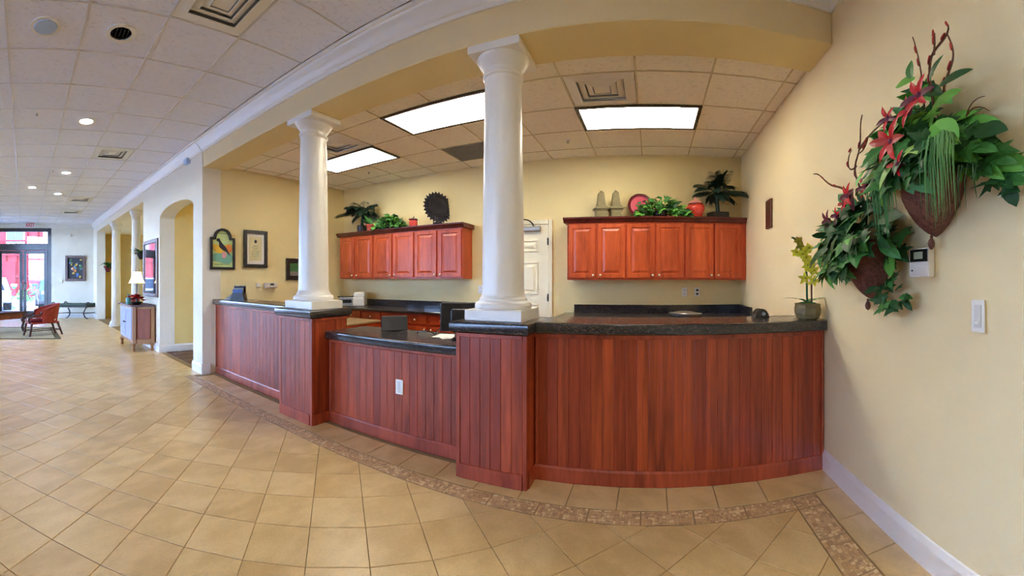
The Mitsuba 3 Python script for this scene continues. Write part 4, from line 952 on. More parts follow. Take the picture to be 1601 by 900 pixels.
def foliage(t, outline, n, seed, dome, size=(.055, .1), kinds=(.34, .42, .2), low=(9, 9, 0)):
    r = random.Random(seed); poly = Polygon(outline); c = poly.centroid
    x0, y0, x1, y1 = poly.bounds; done = 0
    R_ = max(x1 - x0, y1 - y0) / 2
    while done < n:
        p = Point(r.uniform(x0, x1), r.uniform(y0, y1))
        if not poly.contains(p): continue
        edge = poly.exterior.distance(p)
        e = .03 + dome * (1 - math.exp(-edge / .08)) * r.uniform(.35, 1.1)
        if low[0] < p.x < low[1] and p.y < low[2]: e = max(e, r.uniform(.165, .22))
        q = wallpt(p.x, p.y, e); tt, nn = wall_axes(p.x)
        out = np.array([p.x - c.x, p.y - c.y]) / R_
        d = tt * (out[0] + r.uniform(-.6, .6)) + np.array([0, 0, 1]) * (out[1] * .6 - .35 + r.uniform(-.5, .5)) + nn * r.uniform(.0, .6)
        nr = nn * 1.0 + np.array([0, 0, 1]) * r.uniform(.2, .9) + tt * r.uniform(-.5, .5)
        L = r.uniform(*size); u = r.random()
        m = LEAF[0] if u < kinds[0] else LEAF[1] if u < kinds[0] + kinds[1] else LEAF[2] if u < sum(kinds) else LEAF[3]
        mesh = ivy_leaf(q, d, nr, L) if r.random() < .74 else blade(q, d, nr, L * 1.35, L * .6, .3)
        part(t, 'leaf', mesh, m, bend=False); done += 1
def big_leaf(t, b, z, e, db, dz, L, W, m, de=.2):
    tt, nn = wall_axes(b); part(t, 'leaf', blade(wallpt(b, z, e), tt * db + np.array([0, 0, dz]) + nn * de, nn + np.array([0, 0, .5]), L, W, .25, .15, 8), m, bend=False)
def lily(t, b, z, e, L, m, m2, seed, n=6):
    r = random.Random(seed); tt, nn = wall_axes(b); q = wallpt(b, z, e)
    f_ = part(t, 'flower', lathe([(.006, -.02), (.012, 0), (.006, .02)], n=8).apply_translation(q), 'petal_dark', bend=False)
    for k in range(n):
        x = 2 * math.pi * k / n + r.uniform(-.25, .25)
        part(f_, 'petal', blade(q, tt * math.cos(x) + np.array([0, 0, math.sin(x)]) + nn * .55, nn, L * r.uniform(.8, 1.1), L * .34, .35, .2, 5), m if k % 3 else m2, bend=False)
def twig(t, pts, r0=.006, buds=(), seed=0):
    p = spline([(WALL_R - e, b, z) for b, z, e in pts], 18)
    k = part(t, 'twig', tube(p, np.linspace(r0, r0 * .5, 18), 6), 'twig', 50)
    for u in buds:
        c = p[int(u * 17)]; d = unit(p[min(17, int(u * 17) + 1)] - p[max(0, int(u * 17) - 1)])
        m = trimesh.creation.icosphere(subdivisions=1, radius=1.0).apply_scale([.006, .006, .02])
        m.apply_transform(trimesh.geometry.align_vectors([0, 0, 1], d)); m.apply_translation(c + [-.004, .006, .008])
        part(k, 'bud', m, 'petal_rust', 50)
def hang(t, b, z, e, n, L, seed, m, W=.005, spread=.05):
    r = random.Random(seed)
    for k in range(n):
        b0 = b + r.uniform(-spread, spread); l = L * r.uniform(.55, 1.05); o = e + r.uniform(0, .05); db = r.uniform(-.03, .03)
        part(t, 'grass_blade', strip_blade(plan([(WALL_R - o + .01, b0, z), (WALL_R - o - .035, b0 + db * .5, z + .025), (WALL_R - o - .045, b0 + db, z - l * .3), (WALL_R - o - .03, b0 + db * 1.2, z - l)]), W), m, bend=False)
t = thing('flower_basket', 'larger hanging wicker basket of red lilies and ivy, higher on the wall', 'flower basket')
basket(t, 1.395, 1.875, .205, .315, .155, 1)
foliage(t, [(1.75, 1.87), (1.755, 2.02), (1.66, 2.10), (1.60, 2.16), (1.45, 2.16), (1.38, 2.15), (1.25, 2.05), (1.15, 1.99), (1.03, 1.90), (1.0, 1.82), (1.02, 1.78), (1.08, 1.80), (1.16, 1.84), (1.28, 1.82), (1.42, 1.79), (1.58, 1.80), (1.70, 1.85)], 295, 21, .17, (.065, .115), low=(1.2, 1.6, 1.92))
foliage(t, [(1.43, 2.27), (1.52, 2.30), (1.47, 2.33), (1.34, 2.24), (1.30, 2.18), (1.40, 2.14), (1.5, 2.2)], 9, 22, .12, (.07, .1), (.2, .4, .4))
foliage(t, [(1.03, 1.83), (.985, 1.78), (.93, 1.72), (.96, 1.70), (1.03, 1.74), (1.06, 1.8)], 9, 23, .05, (.06, .085), (.7, .3, 0))
for a_ in [(1.55, 1.95, .16, .5, -.9, .2, .09, LEAF[1]), (1.53, 1.96, .17, .8, -.6, .19, .08, LEAF[2]), (1.24, 2.16, .12, -1, .1, .14, .05, LEAF[0]), (1.32, 2.22, .1, -.5, .7, .10, .05, LEAF[0]), (1.25, 2.06, .15, -.9, .25, .13, .07, LEAF[2]),
           (1.43, 2.27, .1, .9, .25, .12, .05, LEAF[2]), (1.45, 2.28, .1, .1, 1, .09, .045, LEAF[1]), (1.2, 1.98, .18, -.6, -.6, .15, .10, LEAF[2]), (1.05, 1.93, .1, -.9, -.2, .11, .07, LEAF[0])]: big_leaf(t, *a_)
lily(t, 1.265, 2.11, .2, .085, 'petal_red', 'petal_dark', 1); lily(t, 1.43, 1.965, .225, .11, 'petal_red', 'petal_rust', 2); lily(t, 1.49, 2.09, .2, .07, 'petal_red', 'petal_dark', 3, 5)
lily(t, 1.33, 2.07, .205, .07, 'petal_red', 'petal_red', 4, 4); lily(t, 1.37, 1.85, .23, .06, 'petal_red', 'petal_rust', 5, 3)
twig(t, [(1.41, 2.13, .06), (1.415, 2.28, .07), (1.43, 2.38, .08), (1.47, 2.485, .08)], .005, (.4, .6, .8))
twig(t, [(1.33, 2.12, .07), (1.335, 2.25, .09), (1.30, 2.33, .10), (1.24, 2.355, .1), (1.195, 2.37, .11), (1.222, 2.42, .1)], .008, (.35, .5, .8, .95))
twig(t, [(1.25, 2.14, .08), (1.22, 2.18, .1), (1.165, 2.25, .11), (1.175, 2.31, .11), (1.20, 2.36, .11)], .007, (.2, .45, .75))
twig(t, [(1.295, 2.32, .1), (1.29, 2.36, .1), (1.29, 2.41, .1)], .006, (.6, .9))
twig(t, [(1.60, 2.08, .1), (1.66, 2.10, .1), (1.76, 2.12, .08)], .004); twig(t, [(1.1, 2.0, .1), (1.06, 2.02, .1), (1.0, 2.0, .08)], .003); twig(t, [(1.1, 2.0, .1), (1.04, 2.05, .1), (1.02, 2.06, .08)], .003)
hang(t, 1.10, 1.87, .18, 26, .30, 31, 'grass_pale', .004, .055); hang(t, 1.12, 1.87, .17, 14, .28, 35, 'leaf_green', .004, .06); hang(t, 1.56, 1.82, .13, 26, .26, 32, 'leaf_green', .006, .09); hang(t, 1.08, 1.78, .05, 5, .18, 34, 'leaf_deep', .004, .04)
t = thing('flower_basket', 'smaller hanging wicker basket with trailing ivy, lower on the wall nearer the counter', 'flower basket')
basket(t, 1.955, 1.565, .215, .315, .15, 2)
foliage(t, [(2.50, 1.53), (2.40, 1.64), (2.27, 1.73), (2.10, 1.80), (1.94, 1.81), (1.80, 1.70), (1.66, 1.62), (1.62, 1.54), (1.70, 1.49), (1.84, 1.44), (2.03, 1.42), (2.26, 1.43), (2.44, 1.48)], 230, 41, .17, (.07, .125), (.66, .29, .05), low=(1.75, 2.16, 1.60))
foliage(t, [(1.80, 1.37), (1.69, 1.40), (1.63, 1.32), (1.57, 1.28), (1.62, 1.23), (1.70, 1.20), (1.81, 1.23), (1.83, 1.27)], 26, 42, .09, (.05, .08), (.75, .25, 0))
foliage(t, [(2.44, 1.53), (2.2, 1.50), (2.12, 1.40), (2.2, 1.34), (2.40, 1.44)], 16, 43, .06, (.045, .065), (.5, .4, .1))
foliage(t, [(2.2, 1.88), (2.05, 1.92), (1.85, 1.90), (1.85, 1.80), (2.1, 1.78)], 12, 44, .08, (.05, .07), (.8, .2, 0))
for a_ in [(2.13, 1.68, .16, 1, -.45, .27, .10, LEAF[1]), (2.05, 1.62, .18, .8, -.6, .2, .09, LEAF[0]), (1.68, 1.66, .13, -1, .1, .17, .08, LEAF[0]), (1.72, 1.70, .12, -.6, .5, .14, .06, LEAF[0]), (1.9, 1.74, .15, .1, .8, .13, .05, 'leaf_maroon'), (1.80, 1.78, .1, -.3, .9, .13, .04, 'leaf_maroon')]: big_leaf(t, *a_)
lily(t, 1.87, 1.81, .2, .085, 'petal_red', 'petal_dark', 7); lily(t, 1.79, 1.85, .14, .07, 'petal_rust', 'petal_dark', 8, 5); lily(t, 2.20, 1.72, .16, .08, 'petal_dark', 'leaf_maroon', 9); lily(t, 1.98, 1.79, .17, .06, 'petal_red', 'petal_rust', 10, 4)
lily(t, 2.03, 1.73, .19, .06, 'petal_red', 'petal_dark', 12, 4)
twig(t, [(1.95, 1.83, .07), (1.99, 1.93, .08), (2.0, 2.0, .09), (1.93, 2.09, .1), (1.92, 2.18, .1), (1.90, 2.27, .1)], .007, (.3, .7))
twig(t, [(1.93, 2.09, .1), (1.85, 2.125, .1), (1.74, 2.15, .1), (1.63, 2.16, .1)], .006)
twig(t, [(1.98, 2.01, .09), (2.06, 2.03, .1), (2.06, 2.07, .1), (2.02, 2.11, .1)], .005, (.5, .95)); twig(t, [(1.94, 2.07, .1), (1.88, 2.08, .1), (1.84, 2.12, .1)], .005, (.6, .9))
twig(t, [(2.08, 1.88, .09), (2.18, 1.93, .1), (2.29, 1.965, .1), (2.44, 2.05, .1), (2.6, 2.11, .09)], .007, (.3, .65))
hang(t, 2.17, 1.46, .06, 10, .14, 51, 'leaf_green', .006, .08); hang(t, 1.86, 1.5, .14, 6, .12, 52, 'leaf_deep', .006, .06)

# ------------------------------------------------------------------ hall: columns, console, mirror, lamp
def hall_column(label, a, r):
    t = thing('hall_column', label, 'column', 'white columns in the hall opening')
    M = frame(a, 2.65, 0)
    part(t, 'base', [lathe([(r * 1.45, .006), (r * 1.45, .09), (r * 1.3, .10), (r * 1.32, .14), (r * 1.15, .17)], n=28)], 'white_gloss', 40, M=M)
    part(t, 'shaft', lathe([(r * 1.02, .171), (r, .6), (r * .88, 2.8)], n=28), 'white_gloss', 50, M=M)
    part(t, 'capital', lathe([(r * .9, 2.801), (r * 1.08, 2.82), (r * .95, 2.84), (r * 1.0, 2.90), (r * 1.3, 2.94), (r * 1.35, 3.018)], n=28), 'white_gloss', 40, M=M)
hall_column('white hall column nearer the entrance, beside the fern pot', -11.35, .10)
hall_column('white hall column behind the table lamp', -9.25, .085)
t = thing('console', 'honey wood console cabinet with bluish front doors standing under the mirror', 'console')
A0, A1, Bf, Bb = -8.25, -7.25, 2.0, 2.455
part(t, 'body', cbox(A0 + .05, A1 - .02, Bf + .02, Bb - .01, .16, .85), 'wood_honey')
part(t, 'top', cbox(A0 - .02, A1 + .03, Bf - .03, Bb, .855, .885, .006), 'wood_dark')
part(t, 'end_panel', cbox(A1 - .0195, A1 - .010, Bf + .09, Bb - .09, .24, .80, .003), 'wood_inset')
for nm, x0, x1 in (('end_post', Bf + .002, Bf + .08), ('end_post', Bb - .08, Bb - .003)): part(t, nm, cbox(A1 - .0195, A1 + .012, x0, x1, .16, .852, .01), 'wood_honey')
part(t, 'end_rail', cbox(A1 - .0195, A1, Bf + .081, Bb - .081, .16, .235, .004), 'wood_honey'); part(t, 'end_rail', cbox(A1 - .0195, A1, Bf + .081, Bb - .081, .805, .852, .004), 'wood_honey')
for i in range(2):
    x0 = A0 + .08 + i * .43
    d_ = part(t, 'door', panel_face(x0, x0 + .40, .22, .82, [(0, .02), (0, .002), (.004, 0), (.05, 0), (.055, .006)], 'b', Bf - .001), 'door_bluish', label='pale bluish door')
    part(d_, 'knob', lathe([(.006, 0), (.014, .012), (.006, .02)], n=10), 'iron', M=frame(x0 + (.36 if i == 0 else .04), Bf - .022, .52))
for x in (A0 + .06, A1 - .03):
    for y in (Bf + .04, Bb - .05): part(t, 'leg', lathe([(.018, .006), (.026, .03), (.018, .08), (.03, .12), (.03, .16)], n=12), 'wood_honey', 40, M=frame(x, y, 0))
part(t, 'apron', prism([(Bf + .081, .16), (Bf + .12, .125), ((Bf + Bb) / 2, .145), (Bb - .12, .125), (Bb - .081, .16)], A1 - .019, A1 - .002, 1, 'a'), 'wood_honey')
t = thing('mirror', 'tall dark framed mirror above the console reflecting bright windows', 'mirror')
x0, x1, z0, z1 = -8.02, -7.12, 1.03, 2.15
part(t, 'frame', [cbox(x0, x0 + .07, FACE - .035, FACE - .001, z0, z1, .008), cbox(x1 - .07, x1, FACE - .035, FACE - .001, z0, z1, .008), cbox(x0 + .07, x1 - .07, FACE - .035, FACE - .001, z0, z0 + .07, .008), cbox(x0 + .07, x1 - .07, FACE - .035, FACE - .001, z1 - .07, z1, .008)], 'frame_brown')
part(t, 'glass', cbox(x0 + .069, x1 - .069, FACE - .012, FACE - .003, z0 + .069, z1 - .069), 'mirror_silver')
t = thing('table_lamp', 'lit table lamp with a fluted cream shade on the console', 'lamp'); M = frame(-7.55, 2.18, .886, 0, .68)
part(t, 'base', lathe([(.085, 0), (.085, .014), (.05, .03), (.028, .06), (.022, .16), (.038, .20), (.022, .24), (.012, .30), (.012, .70)], n=18), 'iron', 50, M=M)
n_ = 40; pr = [(.175, .60), (.15, .66), (.12, .76), (.10, .86), (.085, .93)]
v = [(rr * (1 + .035 * (-1) ** i) * math.cos(2 * math.pi * i / n_), rr * (1 + .035 * (-1) ** i) * math.sin(2 * math.pi * i / n_), h) for rr, h in pr for i in range(n_)]
f = [[s * n_ + i, s * n_ + (i + 1) % n_, (s + 1) * n_ + (i + 1) % n_] for s in range(4) for i in range(n_)] + [[s * n_ + i, (s + 1) * n_ + (i + 1) % n_, (s + 1) * n_ + i] for s in range(4) for i in range(n_)]
part(t, 'shade', trimesh.Trimesh(v, f, process=False), 'paper', M=M, label='glowing cream shade', emitter={'type': 'area', 'radiance': {'type': 'rgb', 'value': [SHADE * c for c in (1.0, .78, .42)]}})
part(t, 'shade_rim', tube([(.178 * math.cos(x), .178 * math.sin(x), .60) for x in np.linspace(0, 2 * math.pi, 30)], .006, 6), 'art_gold', M=M)
t = thing('flower_bowl', 'bowl of deep red flowers on the console under the lamp', 'flowers'); M = frame(-7.38, 2.12, .886, 0, .85)
part(t, 'bowl', lathe([(.05, 0), (.08, .02), (.10, .06), (.095, .062)], n=18), 'pot_black', 40, M=M)
r_ = random.Random(6)
for k in range(16):
    q = np.array([r_.uniform(-.16, .16), r_.uniform(-.08, .08), .08 + r_.uniform(0, .13)])
    part(t, 'flower', [blade(q, (math.cos(x), math.sin(x), .6 + .5 * (i_ % 2)), (0, 0, 1), .07, .06, .2, .3, 3) for i_, x in enumerate(np.arange(7) * .9)], 'petal_red' if k % 3 else 'plate_maroon', M=M)
t = thing('bottle', 'teal glass bottle at the front corner of the console', 'bottle'); M = frame(-7.62, 2.03, .886, 0, .8)
part(t, 'body', lathe([(.045, 0), (.05, .01), (.05, .13), (.02, .18), (.018, .22), (.024, .225), (.024, .24)], n=18), 'vase_teal', 50, M=M)
t = thing('vase', 'orange clay vase between the teal bottle and the red flowers', 'vase'); M = frame(-7.8, 2.2, .886, 0, .8)
part(t, 'body', lathe([(.05, 0), (.10, .05), (.11, .11), (.06, .17), (.07, .20), (.06, .2)], n=20), 'pot_terracotta', 50, M=M)
t = thing('wooden_chair', 'honey wooden chair in the side room behind the console', 'chair'); M = frame(-10.6, 3.3, .006, -20, .9)
part(t, 'seat', rbox(-.24, .24, -.22, .22, .43, .48, .015), 'wood_honey', 30, M=M)
part(t, 'backrest', [rbox(-.24, .24, .20, .225, .60, .98, .01)], 'wood_honey', 30, M=M)
for x in (-.21, .21):
    part(t, 'leg', bx(x - .02, x + .02, -.21, -.17, 0, .43), 'wood_honey', M=M); part(t, 'leg', bx(x - .02, x + .02, .19, .23, 0, .62), 'wood_honey', M=M)
def wall_fern(label, a, b, z, s, potm, seed):
    t = thing('wall_planter', label, 'wall planter', 'fern pots hung in the hall opening'); M = frame(a, b, z, 0, s)
    part(t, 'pot', lathe([(.05, -.24), (.10, -.10), (.13, 0), (.11, 0)], n=18), potm, 40, M=M)
    part(t, 'bracket', bx(-.02, .02, .10, .22, -.12, -.06), 'iron', M=M)
    r = random.Random(seed)
    for k in range(26):
        x = r.uniform(0, 6.28)
        part(t, 'leaf', blade((0, 0, -.01), (math.cos(x), math.sin(x), r.uniform(.2, 1.4)), (0, 0, 1), r.uniform(.2, .38), .09, .5), LEAF[r.randint(0, 2)], M=M)
wall_fern('leafy green plant in a brown wall pot between the entrance corner and the hall column', -12.35, 2.62, 1.80, .8, 'plate_maroon', 3)
wall_fern('leafy green plant in a dark pot above the table lamp', -8.75, 2.62, 1.98, .62, 'pot_black', 5)
solo('wall_rail', 'narrow golden chair rail on the side room wall behind the hall columns', 'rail', cbox(-14.0, -7.4, 4.575, 4.599, 1.28, 1.33, .006), 'wood_honey')
solo('wall_rail', 'narrow golden picture rail higher on the side room wall', 'rail', cbox(-14.0, -7.4, 4.585, 4.599, 2.08, 2.11), 'paint_yellow')

# ------------------------------------------------------------------ hall end: seating, entrance
rg = thing('area_rug', 'grey-green area rug under the armchair near the entrance', 'rug')
part(rg, 'pile', cbox(-11.3, -9.22, -1.45, .70, .0065, .014), 'rug')
part(rg, 'border', [cbox(-11.4, -11.301, -1.5, .84, .0065, .015), cbox(-9.219, -9.1, -1.5, .84, .0065, .015), cbox(-11.3, -9.22, .701, .84, .0065, .015)], 'rug_edge')
t = thing('armchair', 'red rattan armchair with a floral cushion on the rug, turned to the entrance', 'armchair'); M = frame(-9.75, .44, .016, 152, .8)
def hoop(zc, r0, r1, ang=150): return [(r0 * math.sin(math.radians(x)), -r1 * math.cos(math.radians(x)) + .02, zc) for x in np.linspace(-ang / 2, ang / 2, 20)]
part(t, 'seat', rbox(-.30, .30, -.28, .28, .36, .42, .02), 'rattan_red', 30, M=M)
part(t, 'cushion', rbox(-.27, .27, -.22, .30, .421, .52, .045), 'floral', 50, M=M)
nu, nv = 28, 12; v = []; f = []
for lay, rr in enumerate((0, .03)):
    for j in range(nv + 1):
        s = j / nv
        for i in range(nu + 1):
            x = math.radians(-105 + 210 * i / nu); hgt = .40 + s * (.18 + .36 * (.5 + .5 * math.cos(x)) ** .8); R_ = .31 + .07 * s + rr + (.006 if (i + j) % 2 else 0)
            v.append((R_ * math.sin(x) * .95, -R_ * math.cos(x) * .85, hgt))
N1 = (nu + 1) * (nv + 1)
for j in range(nv):
    for i in range(nu):
        k = j * (nu + 1) + i
        for o_, fl2 in ((0, 1), (N1, 0)):
            q = [k + o_, k + 1 + o_, k + nu + 2 + o_, k + nu + 1 + o_]; q = q[::-1] if fl2 else q
            f += [[q[0], q[1], q[2]], [q[0], q[2], q[3]]]
part(t, 'backrest', trimesh.Trimesh(v, f, process=False), 'rattan_red', M=M)
topc = [np.array(v[nv * (nu + 1) + i]) + [0, 0, .004] for i in range(nu + 1)]
part(t, 'top_rail', tube(topc, .024, 8), 'rattan_red', 50, M=M)
for q in (0, nu):
    e_ = np.array(v[nv * (nu + 1) + q])
    part(t, 'arm', tube(spline([tuple(e_), (e_[0], e_[1] + .12, .60), (e_[0] * .98, .30, .57), (e_[0] * .96, .31, .40)], 14), .022, 8), 'wood_dark', 50, M=M)
for x in (-.27, .27):
    part(t, 'leg', tube([(x, .27, .37), (x * 1.08, .31, .002)], [.024, .02], 8), 'wood_dark', 40, M=M)
    part(t, 'leg', tube([(x, -.25, .37), (x * 1.12, -.34, .002)], [.024, .02], 8), 'wood_dark', 40, M=M)
    part(t, 'stretcher', tube([(x * 1.04, .29, .16), (x * 1.07, -.30, .16)], .012, 6), 'wood_dark', 40, M=M)
part(t, 'stretcher', tube([(-.28, -.295, .16), (.28, -.295, .16)], .012, 6), 'wood_dark', 40, M=M)
t = thing('coffee_table', 'dark wooden coffee table on the rug at the left edge of the photo', 'table'); M = frame(-9.95, -.72, .016, 0)
part(t, 'top', bx(-.40, .42, -.30, .30, .50, .54, .01), 'wood_dark', M=M)
part(t, 'apron', bx(-.36, .38, -.26, .26, .36, .498), 'wood_inset', M=M)
for x in (-.36, .38):
    for y in (-.26, .26): part(t, 'leg', tube(spline([(x, y, .49), (x * 1.04, y * 1.05, .35), (x * .96, y * .96, .12), (x * 1.08, y * 1.1, .003)], 10), [.028] * 4 + [.022] * 6, 8), 'iron', 50, M=M)
t = thing('bench', 'dark metal bench with a green cushion against the entrance wall under the painting', 'bench'); M = frame(-13.85, 1.82, .006)
part(t, 'cushion', rbox(-.52, .52, -.20, .20, .44, .54, .04), 'cushion_green', 40, M=M)
part(t, 'frame', [bx(-.55, .55, -.21, -.18, .40, .435), bx(-.55, .55, .18, .21, .40, .435), bx(-.55, -.52, -.18, .18, .40, .435), bx(.52, .55, -.18, .18, .40, .435)], 'iron', M=M)
for x in (-1, 1):
    for y in (-.19, .19): part(t, 'leg', tube(spline([(x * .64, y, .53), (x * .60, y, .58), (x * .55, y, .55), (x * .53, y, .42), (x * .45, y, .22), (x * .50, y, .06), (x * .58, y, .012)], 20), .016, 8), 'iron', 50, M=M)
    part(t, 'stretcher', tube([(x * .46, -.19, .2), (x * .46, .19, .2)], .012, 6), 'iron', M=M)
part(t, 'stretcher', tube([(-.46, 0, .2), (.46, 0, .2)], .012, 6), 'iron', M=M)
F0 = FAR + .001
t = thing('painting', 'colourful painting of fruit and leaves in a brown frame above the bench', 'painting')
b0, b1, z0, z1 = 1.45, 2.17, 1.315, 2.225
part(t, 'frame', [cbox(F0, F0 + .04, b0, b0 + .09, z0, z1, .01), cbox(F0, F0 + .04, b1 - .09, b1, z0, z1, .01), cbox(F0, F0 + .04, b0 + .09, b1 - .09, z0, z0 + .09, .01), cbox(F0, F0 + .04, b0 + .09, b1 - .09, z1 - .09, z1, .01)], 'frame_brown')
part(t, 'canvas', cbox(F0, F0 + .012, b0 + .089, b1 - .089, z0 + .089, z1 - .089), 'art_dark')
r_ = random.Random(12)
for k in range(26):
    x, y, s_ = r_.uniform(b0 + .15, b1 - .15), r_.uniform(z0 + .15, z1 - .15), r_.uniform(.035, .075)
    m_ = trimesh.creation.extrude_polygon(Point(0, 0).buffer(s_, 3), .003, engine='earcut'); m_.vertices = np.c_[F0 + .0125 + .0004 * k + m_.vertices[:, 2] * .2, x + m_.vertices[:, 0] * .8, y + m_.vertices[:, 1] * r_.uniform(.5, 1.2)]
    m_.vertices[:, 2] = np.clip(m_.vertices[:, 2], z0 + .09, z1 - .09); m_.vertices[:, 1] = np.clip(m_.vertices[:, 1], b0 + .09, b1 - .09)
    part(t, 'print', tri(m_.vertices, m_.faces), r_.choice(['art_green', 'art_olive', 'art_orange', 'art_blue', 'art_white', 'art_gold', 'art_green', 'art_teal']))
solo('smoke_detector', 'small white detector high on the entrance wall right of the doors', 'detector', cbox(F0, F0 + .05, 1.52, 1.62, 2.90, 3.0, .015), 'white_satin')
solo('thermostat', 'small pale thermostat on the entrance wall between the doors and the painting', 'thermostat', cbox(F0, F0 + .03, 1.24, 1.34, 1.26, 1.36, .006), 'switch_grey')
t = thing('exit_sign', 'red EXIT sign over the entrance doors', 'sign')
part(t, 'housing', cbox(F0 + .2, F0 + .25, .06, .36, 3.185, 3.36, .006), 'white_satin')
lt = text_mesh('EXIT', .125, .004, bold=True); lt.vertices -= lt.bounds.mean(0)
lt.vertices = np.c_[F0 + .253 - lt.vertices[:, 2], .205 + lt.vertices[:, 0] * .75, 3.272 + lt.vertices[:, 1]]
part(t, 'lettering', tri(lt.vertices, lt.faces), 'exit_red', label='red letters EXIT')
# storefront entrance
def sheet_a(a, b0, b1, z0, z1): return trimesh.Trimesh([(a, b0, z0), (a, b1, z0), (a, b1, z1), (a, b0, z1)], [[0, 1, 2], [0, 2, 3]], process=False)
d2 = struct('door_2', 'dark framed double glass entrance doors with a glass transom', [cbox(FAR - .18, FAR - .04, -1.06, -.93, .006, 3.2, .006), cbox(FAR - .18, FAR - .04, .83, .96, .006, 3.2, .006), cbox(FAR - .18, FAR - .04, -.93, .83, 3.08, 3.2, .006), cbox(FAR - .18, FAR - .04, -.93, .83, 2.42, 2.64, .006)], 'bronze_frame')
part(d2, 'transom_pane', sheet_a(FAR - .11, -.93, .83, 2.64, 3.08), 'pane')
for i, (x0, x1) in enumerate(((-.925, -.055), (-.045, .825))):
    lf = part(d2, 'leaf', [cbox(FAR - .15, FAR - .08, x0, x0 + .12, .012, 2.41, .006), cbox(FAR - .15, FAR - .08, x1 - .12, x1, .012, 2.41, .006), cbox(FAR - .15, FAR - .08, x0 + .12, x1 - .12, .012, .24, .006), cbox(FAR - .15, FAR - .08, x0 + .12, x1 - .12, 2.30, 2.41, .006)], 'bronze_frame')
    part(lf, 'pane', sheet_a(FAR - .11, x0 + .12, x1 - .12, .24, 2.30), 'pane')
    hx = x1 - .06 if i == 0 else x0 + .06
    part(lf, 'handle', tube(spline([(FAR - .08, hx, .95), (FAR - .03, hx, .98), (FAR - .03, hx, 1.22), (FAR - .08, hx, 1.25)], 14), .012, 8), 'steel', 50)

# ------------------------------------------------------------------ outside the entrance
struct('ground', 'pale paved forecourt outside the entrance', bx(-90, 20, 14.72, 60, -.25, -.02), 'asphalt', bend=False)
struct('ground_001', 'pale paving outside the lobby windows', bx(-90, 20, -60, -5.01, -.25, -.03), 'asphalt', bend=False)
t = thing('building', 'coral pink building with blue windows across the forecourt', 'building')
YB = 34.0
part(t, 'wall', bx(-62, -39.2, YB, YB + 6, -.02, 12), 'facade_coral', bend=False)
part(t, 'wall', bx(-39.19, -22, YB - .6, YB + 6, 4.4, 12), 'facade_white', bend=False)
part(t, 'wall', bx(-39.19, -22, YB, YB + 6, -.02, 4.4), 'facade_coral', bend=False)
for k in range(34): part(t, 'pilaster', bx(-61 + .9 * k, -60.9 + .9 * k, YB - .12, YB, 0, 12), 'facade_line', bend=False)
for z in (1.6, 3.4, 4.6): part(t, 'ledge', bx(-62, -30, YB - .16, YB - .13, z, z + .12), 'facade_line', bend=False)
for x in (-56, -51.2, -46.4, -42.9):
    for z in (4.4, 8):
        w_ = part(t, 'window', bx(x, x + 1.5, YB - .1, YB - .005, z, z + 1.5), 'facade_white', bend=False)
        for q in (0, .7): part(w_, 'pane', bx(x + .08 + q, x + .72 + q, YB - .13, YB - .101, z + .08, z + 1.42), 'window_blue', bend=False)
for x in (-45.2, -57): 
    part(t, 'shutter', bx(x, x + 3.2, YB - .2, YB - .005, 0, 2.9), 'facade_line', bend=False)
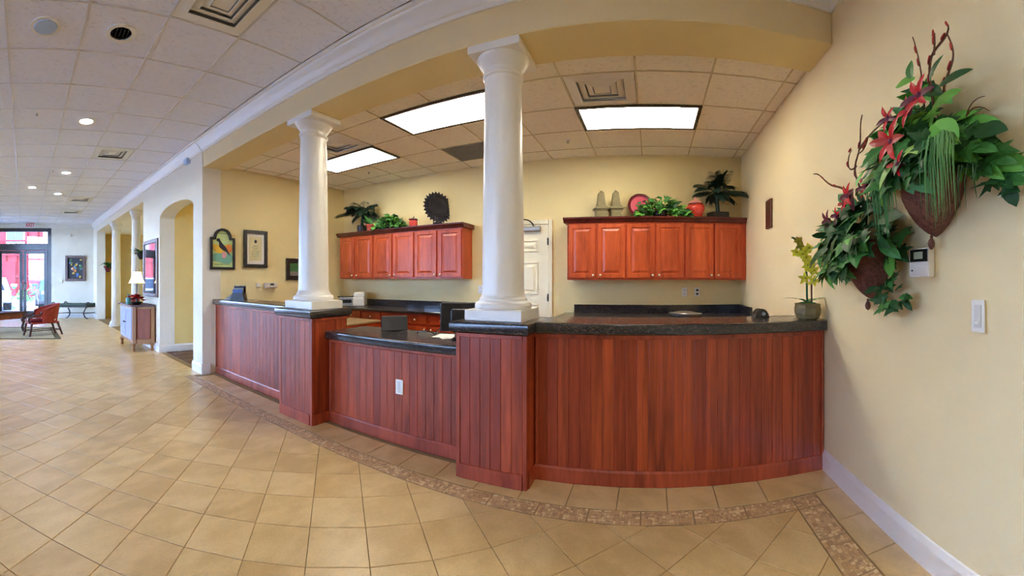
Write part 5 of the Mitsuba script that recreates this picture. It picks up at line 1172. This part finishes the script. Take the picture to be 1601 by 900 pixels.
def car(name, label, x, y, yaw, paint, L=4.7, W=1.85, Hh=1.6):
    t = thing(name, label, 'car', 'cars parked on the forecourt')
    M = trimesh.transformations.translation_matrix([x, y, -.02]) @ trimesh.transformations.rotation_matrix(math.radians(yaw), [0, 0, 1])
    s = L / 4.7; k = Hh / 1.75
    side = [(-2.3, .35), (-2.35, .6), (-2.3, .85), (-1.3, 1.02 * k), (-.65, 1.62 * k), (-.2, 1.74 * k), (1.4, 1.73 * k), (1.95, 1.55 * k), (2.25, 1.05 * k), (2.33, .7), (2.28, .35)]
    ms = []
    lay = [(-W / 2, .94), (-W / 2 + .06, .985), (-W / 2 + .3, 1.0), (W / 2 - .3, 1.0), (W / 2 - .06, .985), (W / 2, .94)]
    v, f, n = [], [], len(side)
    for yy, q in lay:
        for px, pz in side:
            tuck = max(0, (pz - .95)) * .28
            v.append((px * s * q, yy * (1 - tuck / (W / 2) * .9), .35 + (pz - .35) * (.97 + .03 * q)))
    for l in range(len(lay) - 1):
        for i in range(n):
            j = (i + 1) % n; f += [[l * n + i, l * n + j, (l + 1) * n + j], [l * n + i, (l + 1) * n + j, (l + 1) * n + i]]
    cap = mapbox_earcut.triangulate_float64(np.array(side), np.array([n], np.uint32)).reshape(-1, 3).astype(int)
    f += cap.tolist() + (cap[:, ::-1] + (len(lay) - 1) * n).tolist()
    part(t, 'body', tri(v, f), paint, 30, M=M)
    def quad(p, th=.015): m = trimesh.convex.convex_hull(np.vstack([np.array(p), np.array(p) + [0, 0, th]])); return m
    part(t, 'windscreen', quad([(-1.28 * s, -W / 2 + .18, 1.05 * k), (-1.28 * s, W / 2 - .18, 1.05 * k), (-.70 * s, W / 2 - .3, 1.62 * k), (-.70 * s, -W / 2 + .3, 1.62 * k)], .03), 'car_glass', M=M)
    for q in (-1, 1):
        part(t, 'side_window', trimesh.convex.convex_hull([(x_, q * (W / 2 - .0 - max(0, z_ - .95) * .25 + d_), z_) for x_, z_ in ((-.95 * s, 1.08 * k), (1.8 * s, 1.08 * k), (1.5 * s, 1.55 * k), (-.5 * s, 1.55 * k)) for d_ in (-.03, .012)]), 'car_glass', M=M)
        part(t, 'headlight', rbox(-2.34 * s, -2.15 * s, q * (W / 2 - .2) - .16, q * (W / 2 - .2) + .16, .68, .84, .04), 'headlamp', 40, M=M)
        part(t, 'mirror', rbox(-.95 * s, -.8 * s, q * (W / 2 + .1) - .1, q * (W / 2 + .1) + .1, 1.05, 1.2, .04), paint, 40, M=M)
        for wx in (-1.42, 1.42):
            w_ = part(t, 'wheel', trimesh.creation.cylinder(.33, .22, sections=24).apply_transform(trimesh.transformations.rotation_matrix(math.pi / 2, [1, 0, 0])).apply_translation([wx * s, q * (W / 2 - .10), .335]), 'rubber', 40, M=M)
            part(w_, 'hub', trimesh.creation.cylinder(.2, .02, sections=16).apply_transform(trimesh.transformations.rotation_matrix(math.pi / 2, [1, 0, 0])).apply_translation([wx * s, q * (W / 2 + .02), .335]), 'grey_metal', 40, M=M)
    part(t, 'grille', bx(-2.38 * s, -2.33 * s, -.5, .5, .62, .80), 'rubber', M=M); part(t, 'bumper', rbox(-2.42 * s, -2.2 * s, -W / 2 + .02, W / 2 - .02, .36, .55, .06), paint, 40, M=M)
    part(t, 'lower_grille', bx(-2.435 * s, -2.415 * s, -.45, .45, .38, .47), 'rubber', M=M)
car('car', 'white car parked nose-on outside the left entrance door', -24.66, 18.63, 142, 'car_white', W=1.6, Hh=1.5)
car('car', 'pale blue car parked outside the right entrance door', -23.7, 21.0, 142, 'car_blue', L=4.4, W=1.6, Hh=1.5)
t = thing('shrub', 'low green shrub with red flowers seen between the parked cars', 'shrub'); r_ = random.Random(8)
Mx = trimesh.transformations.translation_matrix([-30.1, 25.0, -.02])
for m_ in ('leaf_bright', 'leaf_green', 'petal_red'):
    k_ = part(t, 'foliage', [ivy_leaf(np.array([r_.gauss(0, .35), r_.gauss(0, .3), abs(r_.gauss(.35, .25)) + .05]), (r_.uniform(-1, 1), r_.uniform(-1, 1), .4), (r_.uniform(-1, 1), -1, 1), .2) for _ in range(60 if m_ != 'petal_red' else 25)], m_, M=Mx)
    labels[k_] = {'kind': 'stuff'}
part(t, 'stem', [tube([(0, 0, 0), (x, .1 * x, .5)], .02, 6) for x in (-.4, -.15, .1, .4)], 'twig', M=Mx)
